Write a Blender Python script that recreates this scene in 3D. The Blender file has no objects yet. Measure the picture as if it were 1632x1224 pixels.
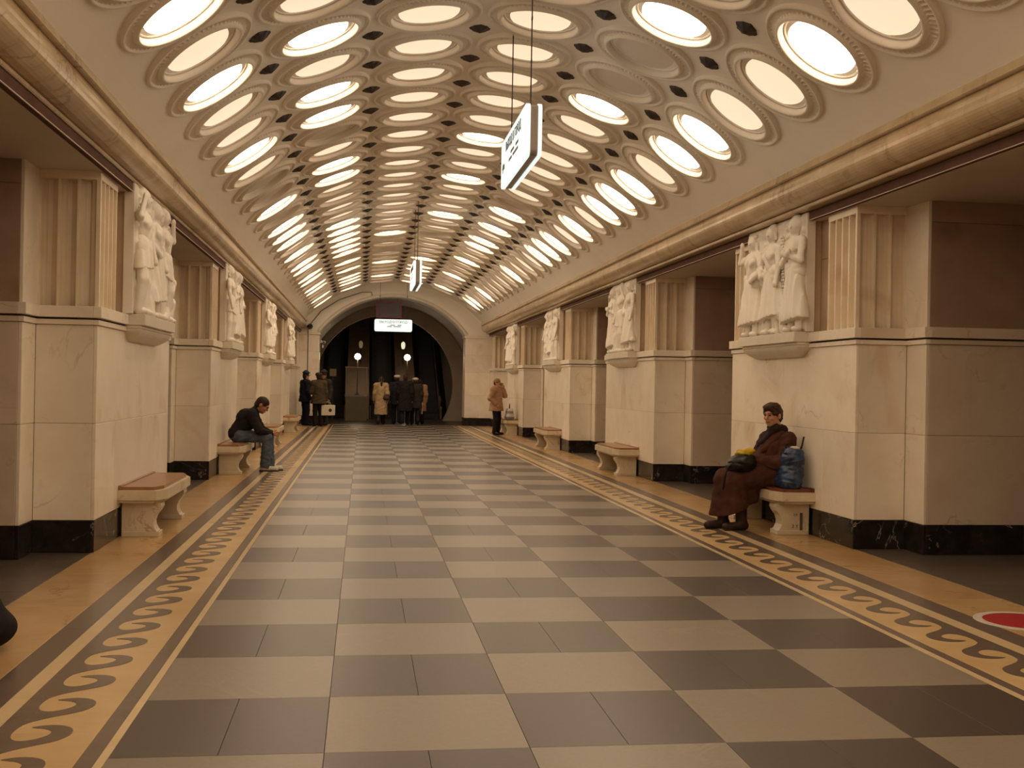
import bpy, bmesh, math, random
import numpy as np
from mathutils import Vector, Matrix

# ------------------------------------------------------------------ camera, world, exposure
scene = bpy.context.scene
C = scene.collection
random.seed(7)
F_PX, YAW, PITCH, ROLL = 1770.0, math.radians(7.683), math.radians(0.071), math.radians(1.04)
CAM = Vector((-1.16, 0.0, 1.45))

def make_camera():
    fw = Vector((math.sin(YAW) * math.cos(PITCH), math.cos(YAW) * math.cos(PITCH), math.sin(PITCH)))
    rt = Vector((math.cos(YAW), -math.sin(YAW), 0))
    up = rt.cross(fw)
    r = math.cos(ROLL) * rt + math.sin(ROLL) * up
    u = -math.sin(ROLL) * rt + math.cos(ROLL) * up
    cam = bpy.data.cameras.new('camera')
    cam.sensor_width = 36.0
    cam.lens = F_PX / 1632.0 * 36.0
    cam.clip_start = 0.05
    o = bpy.data.objects.new('camera', cam)
    C.objects.link(o)
    m = Matrix((r, u, -fw)).transposed().to_4x4()
    m.translation = CAM
    o.matrix_world = m
    scene.camera = o
make_camera()

w = bpy.data.worlds.new('world')
scene.world = w
w.use_nodes = True
w.node_tree.nodes['Background'].inputs[0].default_value = (0.03, 0.022, 0.016, 1)
w.node_tree.nodes['Background'].inputs[1].default_value = 0.25
scene.view_settings.view_transform = 'Standard'
scene.view_settings.look = 'None'
scene.view_settings.gamma = 1.0
scene.view_settings.use_curve_mapping = False
scene.view_settings.exposure = 0.0
LAMP_WARM, LAMP_BRIGHT = 1.05, 10.8

# ------------------------------------------------------------------ materials
def srgb(r, g, b):
    f = lambda c: (c / 255) / 12.92 if c / 255 <= 0.04045 else ((c / 255 + 0.055) / 1.055) ** 2.4
    return (f(r), f(g), f(b), 1)

class NT:
    def __init__(s, name):
        s.m = bpy.data.materials.new(name); s.m.use_nodes = True
        s.t = s.m.node_tree; s.b = s.t.nodes['Principled BSDF']
    def n(s, typ, **kw):
        nd = s.t.nodes.new(typ)
        for k, v in kw.items():
            if isinstance(k, str) and k.startswith('i_'):
                nd.inputs[k[2:].replace('_', ' ')].default_value = v
            else: setattr(nd, k, v)
        return nd
    def l(s, a, b): s.t.links.new(a, b)
    def mix(s, fac, a, b, blend='MIX'):
        nd = s.n('ShaderNodeMix', data_type='RGBA', blend_type=blend)
        for sock, v in ((nd.inputs[0], fac), (nd.inputs[6], a), (nd.inputs[7], b)):
            if hasattr(v, 'is_output'): s.l(v, sock)
            else: sock.default_value = v
        return nd.outputs[2]
    def ramp(s, src, lo, hi):
        nd = s.n('ShaderNodeMapRange'); nd.inputs[1].default_value = lo; nd.inputs[2].default_value = hi
        s.l(src, nd.inputs[0]); return nd.outputs[0]

def mat(name, base, base2=None, rough=0.5, scale=6.0, detail=4.0, lo=0.35, hi=0.65, vary=0.0,
        vein=None, vein_scale=1.5, vein_w=0.03, stain=None, stain_lo=0.62, bump=0.0, bump_scale=60.0, spec=0.5, coords='Object'):
    g = NT(name)
    tc = g.n('ShaderNodeTexCoord')
    oi = g.n('ShaderNodeObjectInfo')
    off = g.n('ShaderNodeVectorMath', operation='SCALE'); off.inputs[0].default_value = (37.1, 51.7, 23.3)
    g.l(oi.outputs['Random'], off.inputs[3])
    add = g.n('ShaderNodeVectorMath', operation='ADD')
    g.l(tc.outputs[coords], add.inputs[0]); g.l(off.outputs[0], add.inputs[1])
    vec = add.outputs[0]
    col = base
    if base2 is not None:
        nz = g.n('ShaderNodeTexNoise'); nz.inputs['Scale'].default_value = scale; nz.inputs['Detail'].default_value = detail
        nz.inputs['Roughness'].default_value = 0.6
        g.l(vec, nz.inputs['Vector'])
        col = g.mix(g.ramp(nz.outputs['Fac'], lo, hi), base, base2)
    if stain is not None:
        n2 = g.n('ShaderNodeTexNoise'); n2.inputs['Scale'].default_value = scale * 0.55; n2.inputs['Detail'].default_value = 6
        n2.inputs['Distortion'].default_value = 0.8
        g.l(vec, n2.inputs['Vector'])
        col = g.mix(g.ramp(n2.outputs['Fac'], stain_lo, stain_lo + 0.2), col, stain)
    if vein is not None:
        n3 = g.n('ShaderNodeTexNoise'); n3.inputs['Scale'].default_value = vein_scale; n3.inputs['Detail'].default_value = 7
        n3.inputs['Roughness'].default_value = 0.55; n3.inputs['Distortion'].default_value = 1.2
        g.l(vec, n3.inputs['Vector'])
        ab = g.n('ShaderNodeMath', operation='SUBTRACT'); g.l(n3.outputs['Fac'], ab.inputs[0]); ab.inputs[1].default_value = 0.5
        a2 = g.n('ShaderNodeMath', operation='ABSOLUTE'); g.l(ab.outputs[0], a2.inputs[0])
        v = g.ramp(a2.outputs[0], vein_w, 0.0)
        n4 = g.n('ShaderNodeTexNoise'); n4.inputs['Scale'].default_value = vein_scale * 1.7
        g.l(vec, n4.inputs['Vector'])
        mm = g.n('ShaderNodeMath', operation='MULTIPLY'); g.l(v, mm.inputs[0]); g.l(g.ramp(n4.outputs['Fac'], 0.45, 0.7), mm.inputs[1])
        col = g.mix(mm.outputs[0], col, vein)
    if vary:
        hv = g.n('ShaderNodeHueSaturation')
        if hasattr(col, 'is_output'): g.l(col, hv.inputs['Color'])
        else: hv.inputs['Color'].default_value = col
        mr = g.n('ShaderNodeMapRange'); mr.inputs[3].default_value = 1 - vary; mr.inputs[4].default_value = 1 + vary
        g.l(oi.outputs['Random'], mr.inputs[0]); g.l(mr.outputs[0], hv.inputs['Value'])
        col = hv.outputs[0]
    if hasattr(col, 'is_output'): g.l(col, g.b.inputs['Base Color'])
    else: g.b.inputs['Base Color'].default_value = col
    g.b.inputs['Roughness'].default_value = rough
    g.b.inputs['Specular IOR Level'].default_value = spec
    if bump:
        nb = g.n('ShaderNodeTexNoise'); nb.inputs['Scale'].default_value = bump_scale; nb.inputs['Detail'].default_value = 3
        g.l(tc.outputs['Object'], nb.inputs['Vector'])
        bp = g.n('ShaderNodeBump'); bp.inputs['Strength'].default_value = bump; bp.inputs['Distance'].default_value = 0.01
        g.l(nb.outputs['Fac'], bp.inputs['Height']); g.l(bp.outputs[0], g.b.inputs['Normal'])
    return g.m

def emit(name, col, strength):
    g = NT(name)
    g.b.inputs['Base Color'].default_value = (0.25, 0.22, 0.18, 1)
    g.b.inputs['Roughness'].default_value = 0.3
    g.b.inputs['Emission Color'].default_value = (*col, 1)
    g.b.inputs['Emission Strength'].default_value = strength
    return g.m

M = {}
M['marble'] = mat('cream_marble', (0.90, 0.82, 0.69, 1), (0.80, 0.70, 0.56, 1), 0.34, 2.2, 5, 0.3, 0.72, 0.05,
                  vein=(0.66, 0.53, 0.38, 1), vein_scale=1.1, vein_w=0.010, stain=(0.70, 0.52, 0.34, 1), stain_lo=0.57)
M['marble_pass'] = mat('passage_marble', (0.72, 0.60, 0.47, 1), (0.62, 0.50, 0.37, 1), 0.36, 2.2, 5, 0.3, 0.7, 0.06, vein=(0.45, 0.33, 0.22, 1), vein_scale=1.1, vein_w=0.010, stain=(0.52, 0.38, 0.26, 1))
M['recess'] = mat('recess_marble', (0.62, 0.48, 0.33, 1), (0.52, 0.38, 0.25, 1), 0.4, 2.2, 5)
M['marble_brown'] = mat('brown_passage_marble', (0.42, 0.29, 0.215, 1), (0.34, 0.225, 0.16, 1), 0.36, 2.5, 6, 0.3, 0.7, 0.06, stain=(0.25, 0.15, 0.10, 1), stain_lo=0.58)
M['flute'] = mat('fluted_marble', (0.84, 0.73, 0.56, 1), (0.74, 0.60, 0.43, 1), 0.28, 2.5, 5, 0.3, 0.7, 0.05, stain=(0.60, 0.43, 0.27, 1))
M['cornice'] = mat('cornice_marble', (0.60, 0.47, 0.30, 1), (0.48, 0.35, 0.20, 1), 0.22, 2.6, 5, 0.3, 0.7, 0.06,
                   vein=(0.32, 0.20, 0.10, 1), vein_scale=1.2, vein_w=0.022)
M['relief'] = mat('white_carved_marble', (0.90, 0.85, 0.76, 1), (0.82, 0.75, 0.64, 1), 0.5, 5, 4, 0.3, 0.7, 0.03)
M['shelf'] = mat('grey_shelf_marble', (0.78, 0.71, 0.59, 1), (0.68, 0.61, 0.49, 1), 0.35, 4, 4, 0.3, 0.7, 0.03)
M['grout'] = mat('dark_grout', (0.10, 0.07, 0.045, 1), None, 0.8)
M['plinth'] = mat('black_plinth_marble', (0.012, 0.010, 0.009, 1), (0.03, 0.024, 0.02, 1), 0.18, 5, 5, 0.4, 0.7, 0.1,
                  vein=(0.55, 0.47, 0.36, 1), vein_scale=1.6, vein_w=0.008)
M['plaster'] = mat('vault_plaster', (0.93, 0.885, 0.80, 1), (0.89, 0.84, 0.75, 1), 0.7, 1.4, 3, 0.3, 0.7, 0.0, bump=0.1, bump_scale=30)
M['ring'] = mat('ring_plaster', (0.88, 0.83, 0.74, 1), (0.84, 0.78, 0.68, 1), 0.65, 6, 3, 0.3, 0.7, 0.04)
M['rim'] = mat('lamp_rim', (0.85, 0.80, 0.72, 1), None, 0.45)
M['rosette'] = mat('dark_rosette', (0.05, 0.035, 0.03, 1), (0.03, 0.02, 0.018, 1), 0.5, 20)
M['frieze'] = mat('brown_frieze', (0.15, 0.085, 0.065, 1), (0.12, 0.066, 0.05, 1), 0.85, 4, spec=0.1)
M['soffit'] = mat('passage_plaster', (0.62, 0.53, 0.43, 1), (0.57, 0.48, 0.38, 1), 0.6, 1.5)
M['edge'] = mat('pale_edge_strip', (0.75, 0.68, 0.55, 1), None, 0.35)
M['tile_pale'] = mat('pale_granite', (0.215, 0.18, 0.138, 1), (0.19, 0.158, 0.12, 1), 0.34, 45, 3, 0.3, 0.7, 0.07,
                     vein=(0.25, 0.21, 0.155, 1), vein_scale=0.8, vein_w=0.014)
M['tile_dark'] = mat('dark_granite', (0.062, 0.047, 0.039, 1), (0.050, 0.038, 0.031, 1), 0.34, 45, 3, 0.3, 0.7, 0.08)
M['tan'] = mat('tan_marble', (0.50, 0.33, 0.15, 1), (0.40, 0.24, 0.10, 1), 0.25, 1.6, 5, 0.3, 0.7, 0.08,
               vein=(0.30, 0.15, 0.06, 1), vein_scale=1.0, vein_w=0.02)
M['tan_light'] = mat('light_tan_marble', (0.56, 0.40, 0.20, 1), (0.48, 0.32, 0.15, 1), 0.27, 2.2, 5, 0.3, 0.7, 0.08)
M['line_pale'] = mat('pale_line_marble', (0.58, 0.45, 0.26, 1), (0.52, 0.39, 0.21, 1), 0.27, 3, 4, 0.3, 0.7, 0.10)
M['line_dark'] = mat('dark_line_marble', (0.125, 0.09, 0.068, 1), (0.10, 0.072, 0.055, 1), 0.27, 5, 4, 0.3, 0.7, 0.12)
M['passage_floor'] = mat('passage_granite', (0.10, 0.077, 0.06, 1), (0.08, 0.06, 0.047, 1), 0.30, 3, 5, 0.3, 0.7, 0.1,
                         vein=(0.2, 0.15, 0.1, 1), vein_scale=0.7, vein_w=0.008)
M['bench'] = mat('bench_marble', (0.66, 0.57, 0.42, 1), (0.56, 0.45, 0.30, 1), 0.36, 4, 5, 0.3, 0.7, 0.05,
                 vein=(0.40, 0.22, 0.12, 1), vein_scale=1.6, vein_w=0.02)
M['wood'] = mat('seat_wood', (0.32, 0.165, 0.075, 1), (0.25, 0.12, 0.05, 1), 0.32, 3, 5, 0.3, 0.7, 0.05)
M['wood_red'] = mat('red_brown_wood', (0.17, 0.05, 0.025, 1), (0.12, 0.035, 0.018, 1), 0.32, 3, 5, 0.3, 0.7, 0.05)
M['metal_dark'] = mat('dark_metal', (0.03, 0.025, 0.022, 1), None, 0.45)
M['metal_grey'] = mat('grey_metal', (0.34, 0.28, 0.23, 1), (0.30, 0.25, 0.2, 1), 0.4, 10)
M['black_gloss'] = mat('black_plastic', (0.012, 0.012, 0.013, 1), None, 0.35)
M['white_plastic'] = mat('white_plastic', (0.62, 0.6, 0.55, 1), None, 0.4)
M['brass'] = mat('brass_strip', (0.45, 0.32, 0.16, 1), None, 0.35)
M['red_paint'] = mat('red_paint', (0.42, 0.02, 0.025, 1), (0.34, 0.015, 0.02, 1), 0.4, 20)
M['white_paint'] = mat('white_paint', (0.62, 0.58, 0.5, 1), (0.55, 0.5, 0.42, 1), 0.4, 20)
M['ink'] = mat('ink', (0.02, 0.025, 0.03, 1), None, 0.5)
M['escalator'] = mat('escalator_steps', (0.012, 0.011, 0.011, 1), None, 0.5)
M['deck'] = mat('deck_wood', (0.42, 0.30, 0.20, 1), (0.34, 0.23, 0.15, 1), 0.3, 3)
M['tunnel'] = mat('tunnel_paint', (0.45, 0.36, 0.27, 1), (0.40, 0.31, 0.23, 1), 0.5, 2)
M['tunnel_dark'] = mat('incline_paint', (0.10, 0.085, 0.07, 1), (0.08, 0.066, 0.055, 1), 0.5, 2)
M['landing'] = mat('landing_floor', (0.075, 0.052, 0.038, 1), (0.06, 0.042, 0.03, 1), 0.3, 3)
M['booth'] = mat('booth_panel', (0.16, 0.12, 0.06, 1), (0.13, 0.10, 0.05, 1), 0.4, 3)
M['paper'] = mat('notice_paper', (0.42, 0.33, 0.2, 1), None, 0.7)
M['picture'] = mat('dark_picture', (0.02, 0.035, 0.05, 1), (0.06, 0.03, 0.03, 1), 0.35, 9, 4, 0.35, 0.6)
M['frame_red'] = mat('red_frame', (0.12, 0.015, 0.02, 1), None, 0.4)
def glass_mat():
    g = NT('booth_glass'); g.b.inputs['Base Color'].default_value = (0.5, 0.47, 0.42, 1)
    g.b.inputs['Roughness'].default_value = 0.08; g.b.inputs['Alpha'].default_value = 0.07
    return g.m
M['glass'] = glass_mat()
M['lamp_warm'] = emit('warm_lamp_glass', (1.0, 0.71, 0.48), LAMP_WARM)
M['lamp_bright'] = emit('bright_lamp_glass', (1.0, 0.765, 0.53), LAMP_BRIGHT)
M['lamp_off'] = mat('unlit_lamp_glass', (0.80, 0.74, 0.65, 1), None, 0.4)
M['sign_face'] = emit('sign_face', (0.88, 1.0, 0.95), 0.95)
M['globe'] = emit('globe_glass', (1.0, 0.78, 0.5), 22.0)
M['torch'] = emit('torch_glass', (1.0, 0.86, 0.6), 0.9)
M['torch_dim'] = emit('dim_torch_glass', (1.0, 0.7, 0.35), 0.12)
def cloth(name, c, v=0.75, rough=0.85, scale=18, **k):
    return mat(name, (*c, 1), (c[0] * v, c[1] * v, c[2] * v, 1), rough, scale, 3, 0.35, 0.65, spec=0.2, **k)
M['skin'] = cloth('skin', (0.52, 0.27, 0.17), 0.92, 0.5, 8)
M['skin_red'] = cloth('ruddy_skin', (0.42, 0.19, 0.11), 0.9, 0.5, 8)
M['hair_dark'] = cloth('dark_hair', (0.035, 0.017, 0.010), 0.6, 0.5, 60)
M['hair_brown'] = cloth('brown_hair', (0.055, 0.026, 0.014), 0.6, 0.5, 60)
M['black_cloth'] = cloth('black_cloth', (0.016, 0.013, 0.013))
M['navy_cloth'] = cloth('navy_cloth', (0.018, 0.02, 0.032))
M['charcoal_cloth'] = cloth('charcoal_cloth', (0.04, 0.034, 0.028))
M['olive_cloth'] = cloth('olive_cloth', (0.075, 0.053, 0.03))
M['brown_coat'] = cloth('brown_coat_wool', (0.075, 0.027, 0.016), 0.65)
M['scarf'] = cloth('dark_scarf_wool', (0.03, 0.018, 0.017), 0.6)
M['denim'] = cloth('denim', (0.095, 0.115, 0.15), 0.72, 0.85, 9)
M['beige_cloth'] = cloth('beige_cloth', (0.42, 0.29, 0.155), 0.8)
M['tan_cloth'] = cloth('tan_cloth', (0.40, 0.235, 0.13), 0.8)
M['shoe_white'] = cloth('white_leather', (0.62, 0.57, 0.48), 0.85, 0.45)
M['shoe_black'] = cloth('black_leather', (0.014, 0.011, 0.010), 0.7, 0.35)
M['boot_brown'] = cloth('brown_boot', (0.045, 0.024, 0.018), 0.7, 0.4)
M['yellow_cloth'] = cloth('yellow_cloth', (0.55, 0.38, 0.02), 0.8, 0.6)
M['white_cloth'] = cloth('white_wool', (0.62, 0.54, 0.42), 0.85)
M['blue_cap'] = cloth('blue_cap_cloth', (0.03, 0.045, 0.10), 0.7)
M['red_band'] = cloth('red_band_cloth', (0.20, 0.02, 0.02), 0.8)
M['yellow_hat'] = cloth('mustard_knit', (0.26, 0.17, 0.06), 0.8)
M['eye'] = mat('eye', (0.02, 0.015, 0.012, 1), None, 0.25)
M['lip'] = cloth('lip', (0.34, 0.10, 0.075), 0.9, 0.45)

# ------------------------------------------------------------------ object helpers
def tag(o, label=None, cat=None, group=None, kind=None):
    if label: o['label'] = label
    if cat: o['category'] = cat
    if group: o['group'] = group
    if kind: o['kind'] = kind
    return o
def link(name, data, parent=None, loc=(0, 0, 0), rot=None):
    o = bpy.data.objects.new(name, data); C.objects.link(o)
    o.location = loc
    if rot is not None: o.rotation_euler = rot
    if parent is not None: o.parent = parent
    return o
def thing(name, loc, label, cat, group=None, rot=(0, 0, 0)):
    o = link(name, None, None, loc, rot); o.empty_display_size = 0.1
    return tag(o, label, cat, group)
def mesh_of(name, verts, faces, material, smooth=False):
    me = bpy.data.meshes.new(name); me.from_pydata([tuple(v) for v in verts], [], faces); me.update()
    if smooth: me.polygons.foreach_set('use_smooth', [True] * len(me.polygons))
    if material is not None: me.materials.append(material)
    return me
_boxes = {}
def box_mesh(dx, dy, dz, m, bev=0.003):
    key = (round(dx, 4), round(dy, 4), round(dz, 4), m.name, bev)
    if key not in _boxes:
        bm = bmesh.new(); bmesh.ops.create_cube(bm, size=1)
        bmesh.ops.scale(bm, vec=(dx, dy, dz), verts=bm.verts)
        b = min(bev, 0.3 * min(dx, dy, dz))
        if b > 0: bmesh.ops.bevel(bm, geom=bm.edges[:], offset=b, segments=1, affect='EDGES')
        me = bpy.data.meshes.new(m.name + '_slab'); bm.to_mesh(me); bm.free(); me.materials.append(m)
        _boxes[key] = me
    return _boxes[key]
def box(name, parent, x0, x1, y0, y1, z0, z1, m, bev=0.003):
    if x0 > x1: x0, x1 = x1, x0
    if y0 > y1: y0, y1 = y1, y0
    return link(name, box_mesh(x1 - x0, y1 - y0, z1 - z0, m, bev), parent, ((x0 + x1) / 2, (y0 + y1) / 2, (z0 + z1) / 2))
def extrude_y(name, prof, y0, y1, m, closed=True, smooth=False):
    """profile in x,z extruded along y"""
    n = len(prof)
    vs = [(x, y0, z) for x, z in prof] + [(x, y1, z) for x, z in prof]
    fs = [(i, (i + 1) % n, n + (i + 1) % n, n + i) for i in range(n if closed else n - 1)]
    if closed: fs += [tuple(range(n - 1, -1, -1)), tuple(range(n, 2 * n))]
    me = mesh_of(name, vs, fs, m, smooth)
    fix_normals(me); return me
def extrude_z(name, prof, z0, z1, m):
    n = len(prof)
    vs = [(x, y, z0) for x, y in prof] + [(x, y, z1) for x, y in prof]
    fs = [(i, (i + 1) % n, n + (i + 1) % n, n + i) for i in range(n)] + [tuple(range(n - 1, -1, -1)), tuple(range(n, 2 * n))]
    me = mesh_of(name, vs, fs, m); fix_normals(me); return me
def fix_normals(me):
    bm = bmesh.new(); bm.from_mesh(me); bmesh.ops.recalc_face_normals(bm, faces=bm.faces); bm.to_mesh(me); bm.free()
def lathe(name, prof, seg, m, rope=None, smooth=True, axis_flip=1):
    """prof list of (r,z); rope=(i0,i1,count,amp) ripples those rings in z"""
    vs, fs = [], []
    n = len(prof)
    for s in range(seg):
        a = 2 * math.pi * s / seg
        for i, (r, z) in enumerate(prof):
            zz = z
            if rope and rope[0] <= i <= rope[1]: zz = z + rope[3] * (1 if s % 2 else -1)
            vs.append((r * math.cos(a), r * math.sin(a), zz))
    for s in range(seg):
        t = (s + 1) % seg
        for i in range(n - 1):
            fs.append((s * n + i, t * n + i, t * n + i + 1, s * n + i + 1))
    me = mesh_of(name, vs, fs, m, smooth)
    if rope:
        for i, p in enumerate(me.polygons):
            if rope[0] - 1 <= i % (n - 1) <= rope[1]: p.use_smooth = False
    fix_normals(me); return me
def tube_mesh(name, pts, r, m, seg=6):
    pts = [Vector(p) for p in pts]; vs, fs = [], []
    for i, p in enumerate(pts):
        d = (pts[min(i + 1, len(pts) - 1)] - pts[max(i - 1, 0)]).normalized()
        a = d.cross(Vector((0, 0, 1)) if abs(d.z) < 0.9 else Vector((1, 0, 0))).normalized(); b = d.cross(a)
        for k in range(seg):
            t = 2 * math.pi * k / seg
            vs.append(p + r * (math.cos(t) * a + math.sin(t) * b))
    for i in range(len(pts) - 1):
        for k in range(seg):
            fs.append((i * seg + k, i * seg + (k + 1) % seg, (i + 1) * seg + (k + 1) % seg, (i + 1) * seg + k))
    fs += [tuple(range(seg)), tuple(range((len(pts) - 1) * seg, len(pts) * seg))]
    me = mesh_of(name, vs, fs, m, True); fix_normals(me); return me
def text_mesh(body, size, m, depth=0.002):
    cu = bpy.data.curves.new('lettering', 'FONT'); cu.body = body; cu.size = size
    cu.align_x = 'CENTER'; cu.align_y = 'CENTER'; cu.extrude = depth
    o = bpy.data.objects.new('lettering', cu); C.objects.link(o)
    bpy.context.view_layer.update()
    me = bpy.data.meshes.new_from_object(o.evaluated_get(bpy.context.evaluated_depsgraph_get()))
    bpy.data.objects.remove(o); me.materials.clear(); me.materials.append(m); return me

# ------------------------------------------------------------------ signed-distance modelling for bodies, clothes, bags, reliefs
def V(*a): return np.array(a, float)
def cap(a, b, ra, rb=None, k=None): return ('cap', np.array(a, float), np.array(b, float), ra, ra if rb is None else rb, k)
def ell(c, r, rot=None, k=None): return ('ell', np.array(c, float), np.array(r, float), rot, k)
def frame(f, up=(0, 0, 1)):
    """columns right, forward, up"""
    f = np.array(f, float); f /= np.linalg.norm(f)
    r = np.cross(f, np.array(up, float)); r /= np.linalg.norm(r)
    return np.stack([r, f, np.cross(r, f)], 1)
def _bounds(p):
    if p[0] == 'cap':
        r = max(p[3], p[4]); return np.minimum(p[1], p[2]) - r, np.maximum(p[1], p[2]) + r
    r = p[2].max() if p[3] is not None else p[2]
    return p[1] - r, p[1] + r
def _dist(p, X, Y, Z):
    if p[0] == 'cap':
        a, b = p[1], p[2]; ab = b - a; L = max(ab @ ab, 1e-9)
        t = np.clip(((X - a[0]) * ab[0] + (Y - a[1]) * ab[1] + (Z - a[2]) * ab[2]) / L, 0, 1)
        return np.sqrt((X - a[0] - t * ab[0]) ** 2 + (Y - a[1] - t * ab[1]) ** 2 + (Z - a[2] - t * ab[2]) ** 2) - (p[3] + t * (p[4] - p[3]))
    x, y, z = X - p[1][0], Y - p[1][1], Z - p[1][2]
    if p[3] is not None:
        R = p[3]
        x, y, z = (R[0, 0] * x + R[1, 0] * y + R[2, 0] * z, R[0, 1] * x + R[1, 1] * y + R[2, 1] * z, R[0, 2] * x + R[1, 2] * y + R[2, 2] * z)
    r = p[2]
    k0 = np.sqrt((x / r[0]) ** 2 + (y / r[1]) ** 2 + (z / r[2]) ** 2)
    k1 = np.sqrt((x / r[0] ** 2) ** 2 + (y / r[1] ** 2) ** 2 + (z / r[2] ** 2) ** 2)
    return k0 * (k0 - 1) / np.maximum(k1, 1e-6)
def sdf_mesh(name, prims, m, vox=0.01, k=0.02, cuts=(), subs=(), disp=None):
    lo = np.min([_bounds(p)[0] for p in prims], 0) - 3 * vox
    hi = np.max([_bounds(p)[1] for p in prims], 0) + 3 * vox
    n = np.ceil((hi - lo) / vox).astype(int) + 1
    f = np.full(n, 1.0)
    ax = [lo[i] + vox * np.arange(n[i]) for i in range(3)]
    def sub(p, mg):
        a, b = _bounds(p)
        i0 = np.maximum(((a - mg - lo) / vox).astype(int), 0); i1 = np.minimum(((b + mg - lo) / vox).astype(int) + 2, n)
        sl = tuple(slice(i0[i], max(i1[i], i0[i])) for i in range(3))
        X, Y, Z = np.meshgrid(ax[0][sl[0]], ax[1][sl[1]], ax[2][sl[2]], indexing='ij', sparse=True)
        return sl, X, Y, Z
    for p in prims:
        kk = p[-1] if p[-1] is not None else k
        sl, X, Y, Z = sub(p, kk + 3 * vox)
        d = _dist(p, X, Y, Z); g = f[sl]
        h = np.clip(0.5 + 0.5 * (g - d) / kk, 0, 1)
        f[sl] = np.where(g > 0.9, d, g * (1 - h) + d * h - kk * h * (1 - h))
    for p in subs:
        sl, X, Y, Z = sub(p, 3 * vox)
        f[sl] = np.maximum(f[sl], -_dist(p, X, Y, Z))
    X, Y, Z = np.meshgrid(*ax, indexing='ij', sparse=True)
    for c, nn in cuts:
        nn = np.array(nn, float); nn /= np.linalg.norm(nn)
        f = np.maximum(f, (X - c[0]) * nn[0] + (Y - c[1]) * nn[1] + (Z - c[2]) * nn[2])
    if disp is not None: f = f + disp(X, Y, Z)
    s = f < 0
    # surface nets
    cs = np.zeros(n - 1, int)
    for dx in (0, 1):
        for dy in (0, 1):
            for dz in (0, 1): cs += s[dx:n[0] - 1 + dx, dy:n[1] - 1 + dy, dz:n[2] - 1 + dz]
    act = (cs > 0) & (cs < 8)
    idx = np.full(n - 1, -1); ids = np.argwhere(act); idx[act] = np.arange(len(ids))
    acc = np.zeros((len(ids), 3)); cnt = np.zeros(len(ids))
    i, j, l = ids.T
    for axn in range(3):
        for o1 in (0, 1):
            for o2 in (0, 1):
                o = [0, 0, 0]; others = [q for q in range(3) if q != axn]; o[others[0]] = o1; o[others[1]] = o2
                a = f[i + o[0], j + o[1], l + o[2]]; e = [0, 0, 0]; e[axn] = 1
                b = f[i + o[0] + e[0], j + o[1] + e[1], l + o[2] + e[2]]
                c = (a < 0) != (b < 0); t = np.where(c, a / np.where(c, a - b, 1), 0)
                pt = np.stack([np.full(len(ids), float(q)) for q in o], 1); pt[:, axn] += t
                acc += np.where(c[:, None], pt, 0); cnt += c
    vs = lo + vox * (ids + acc / cnt[:, None])
    quads = []
    for axn in range(3):
        u, v = [q for q in range(3) if q != axn]
        sh = list(n); sh[axn] -= 1
        a = [slice(None)] * 3; b = [slice(None)] * 3
        a[axn] = slice(0, n[axn] - 1); b[axn] = slice(1, n[axn])
        c = s[tuple(a)] != s[tuple(b)]
        inner = [slice(None)] * 3; inner[u] = slice(1, n[u] - 1); inner[v] = slice(1, n[v] - 1)
        mk = np.zeros_like(c); mk[tuple(inner)] = c[tuple(inner)]
        e = np.argwhere(mk)
        if not len(e): continue
        q = []
        for du, dv in ((0, 0), (-1, 0), (-1, -1), (0, -1)):
            t = e.copy(); t[:, u] += du; t[:, v] += dv; q.append(idx[t[:, 0], t[:, 1], t[:, 2]])
        q = np.stack(q, 1)
        flip = s[tuple(a)][mk]
        if axn == 1: flip = ~flip
        q[~flip] = q[~flip][:, ::-1]
        quads.append(q)
    quads = np.concatenate(quads)
    me = bpy.data.meshes.new(name)
    me.vertices.add(len(vs)); me.vertices.foreach_set('co', vs.astype(np.float32).ravel())
    me.loops.add(quads.size); me.loops.foreach_set('vertex_index', quads.astype(np.int32).ravel())
    me.polygons.add(len(quads)); me.polygons.foreach_set('loop_start', np.arange(0, quads.size, 4, dtype=np.int32))
    me.polygons.foreach_set('use_smooth', np.ones(len(quads), bool))
    me.update(calc_edges=True); me.validate()
    me.materials.append(m)
    return me

# ------------------------------------------------------------------ hall dimensions (metres, hall axis at x = 0, hall runs along +y)
XF = 3.34            # pier face
Z_SOF = 3.17         # passage ceiling
Y_BACK, Y_END = -8.6, 39.2
VR, VX, VZ = 4.261, -0.075, 0.706   # vault radius, axis x, centre z
LS, LY0, LDY = 1.056, 0.36, 1.003   # lamp rows: arc spacing, first y, y spacing

# ------------------------------------------------------------------ floor
floor = link('floor', mesh_of('floor_base', [(-9, Y_BACK - 1, -0.02), (9, Y_BACK - 1, -0.02), (9, 40.2, -0.02), (-9, 40.2, -0.02)], [(0, 1, 2, 3)], M['grout']))
tag(floor, kind='structure')
TW, TD, TY0 = 0.814, 0.780, 4.40
TX0 = -2.04 - 0.055
Y_CHK = 38.62
row = -7
while TY0 + row * TD < Y_CHK - 0.05:
    y0, y1 = TY0 + row * TD, min(TY0 + (row + 1) * TD, Y_CHK)
    for c in range(5):
        dark = (c + row) % 2 == 0
        x0 = TX0 + c * TW
        if dark and (c * 7 + row * 3) % 2 == 0 and row < 14:
            for q in range(2):
                box('floor_tile', floor, x0 + q * TW / 2 + 0.0008, x0 + (q + 1) * TW / 2 - 0.0008, y0 + 0.001, y1 - 0.001, -0.018, 0.0, M['tile_dark'], 0.0008)
        else:
            box('floor_tile', floor, x0 + 0.001, x0 + TW - 0.001, y0 + 0.001, y1 - 0.001, -0.018, 0.0, M['tile_dark' if dark else 'tile_pale'], 0.0008)
    row += 1
Y_ROWS0 = TY0 - 7 * TD
XR = TX0 + 5 * TW
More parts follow.
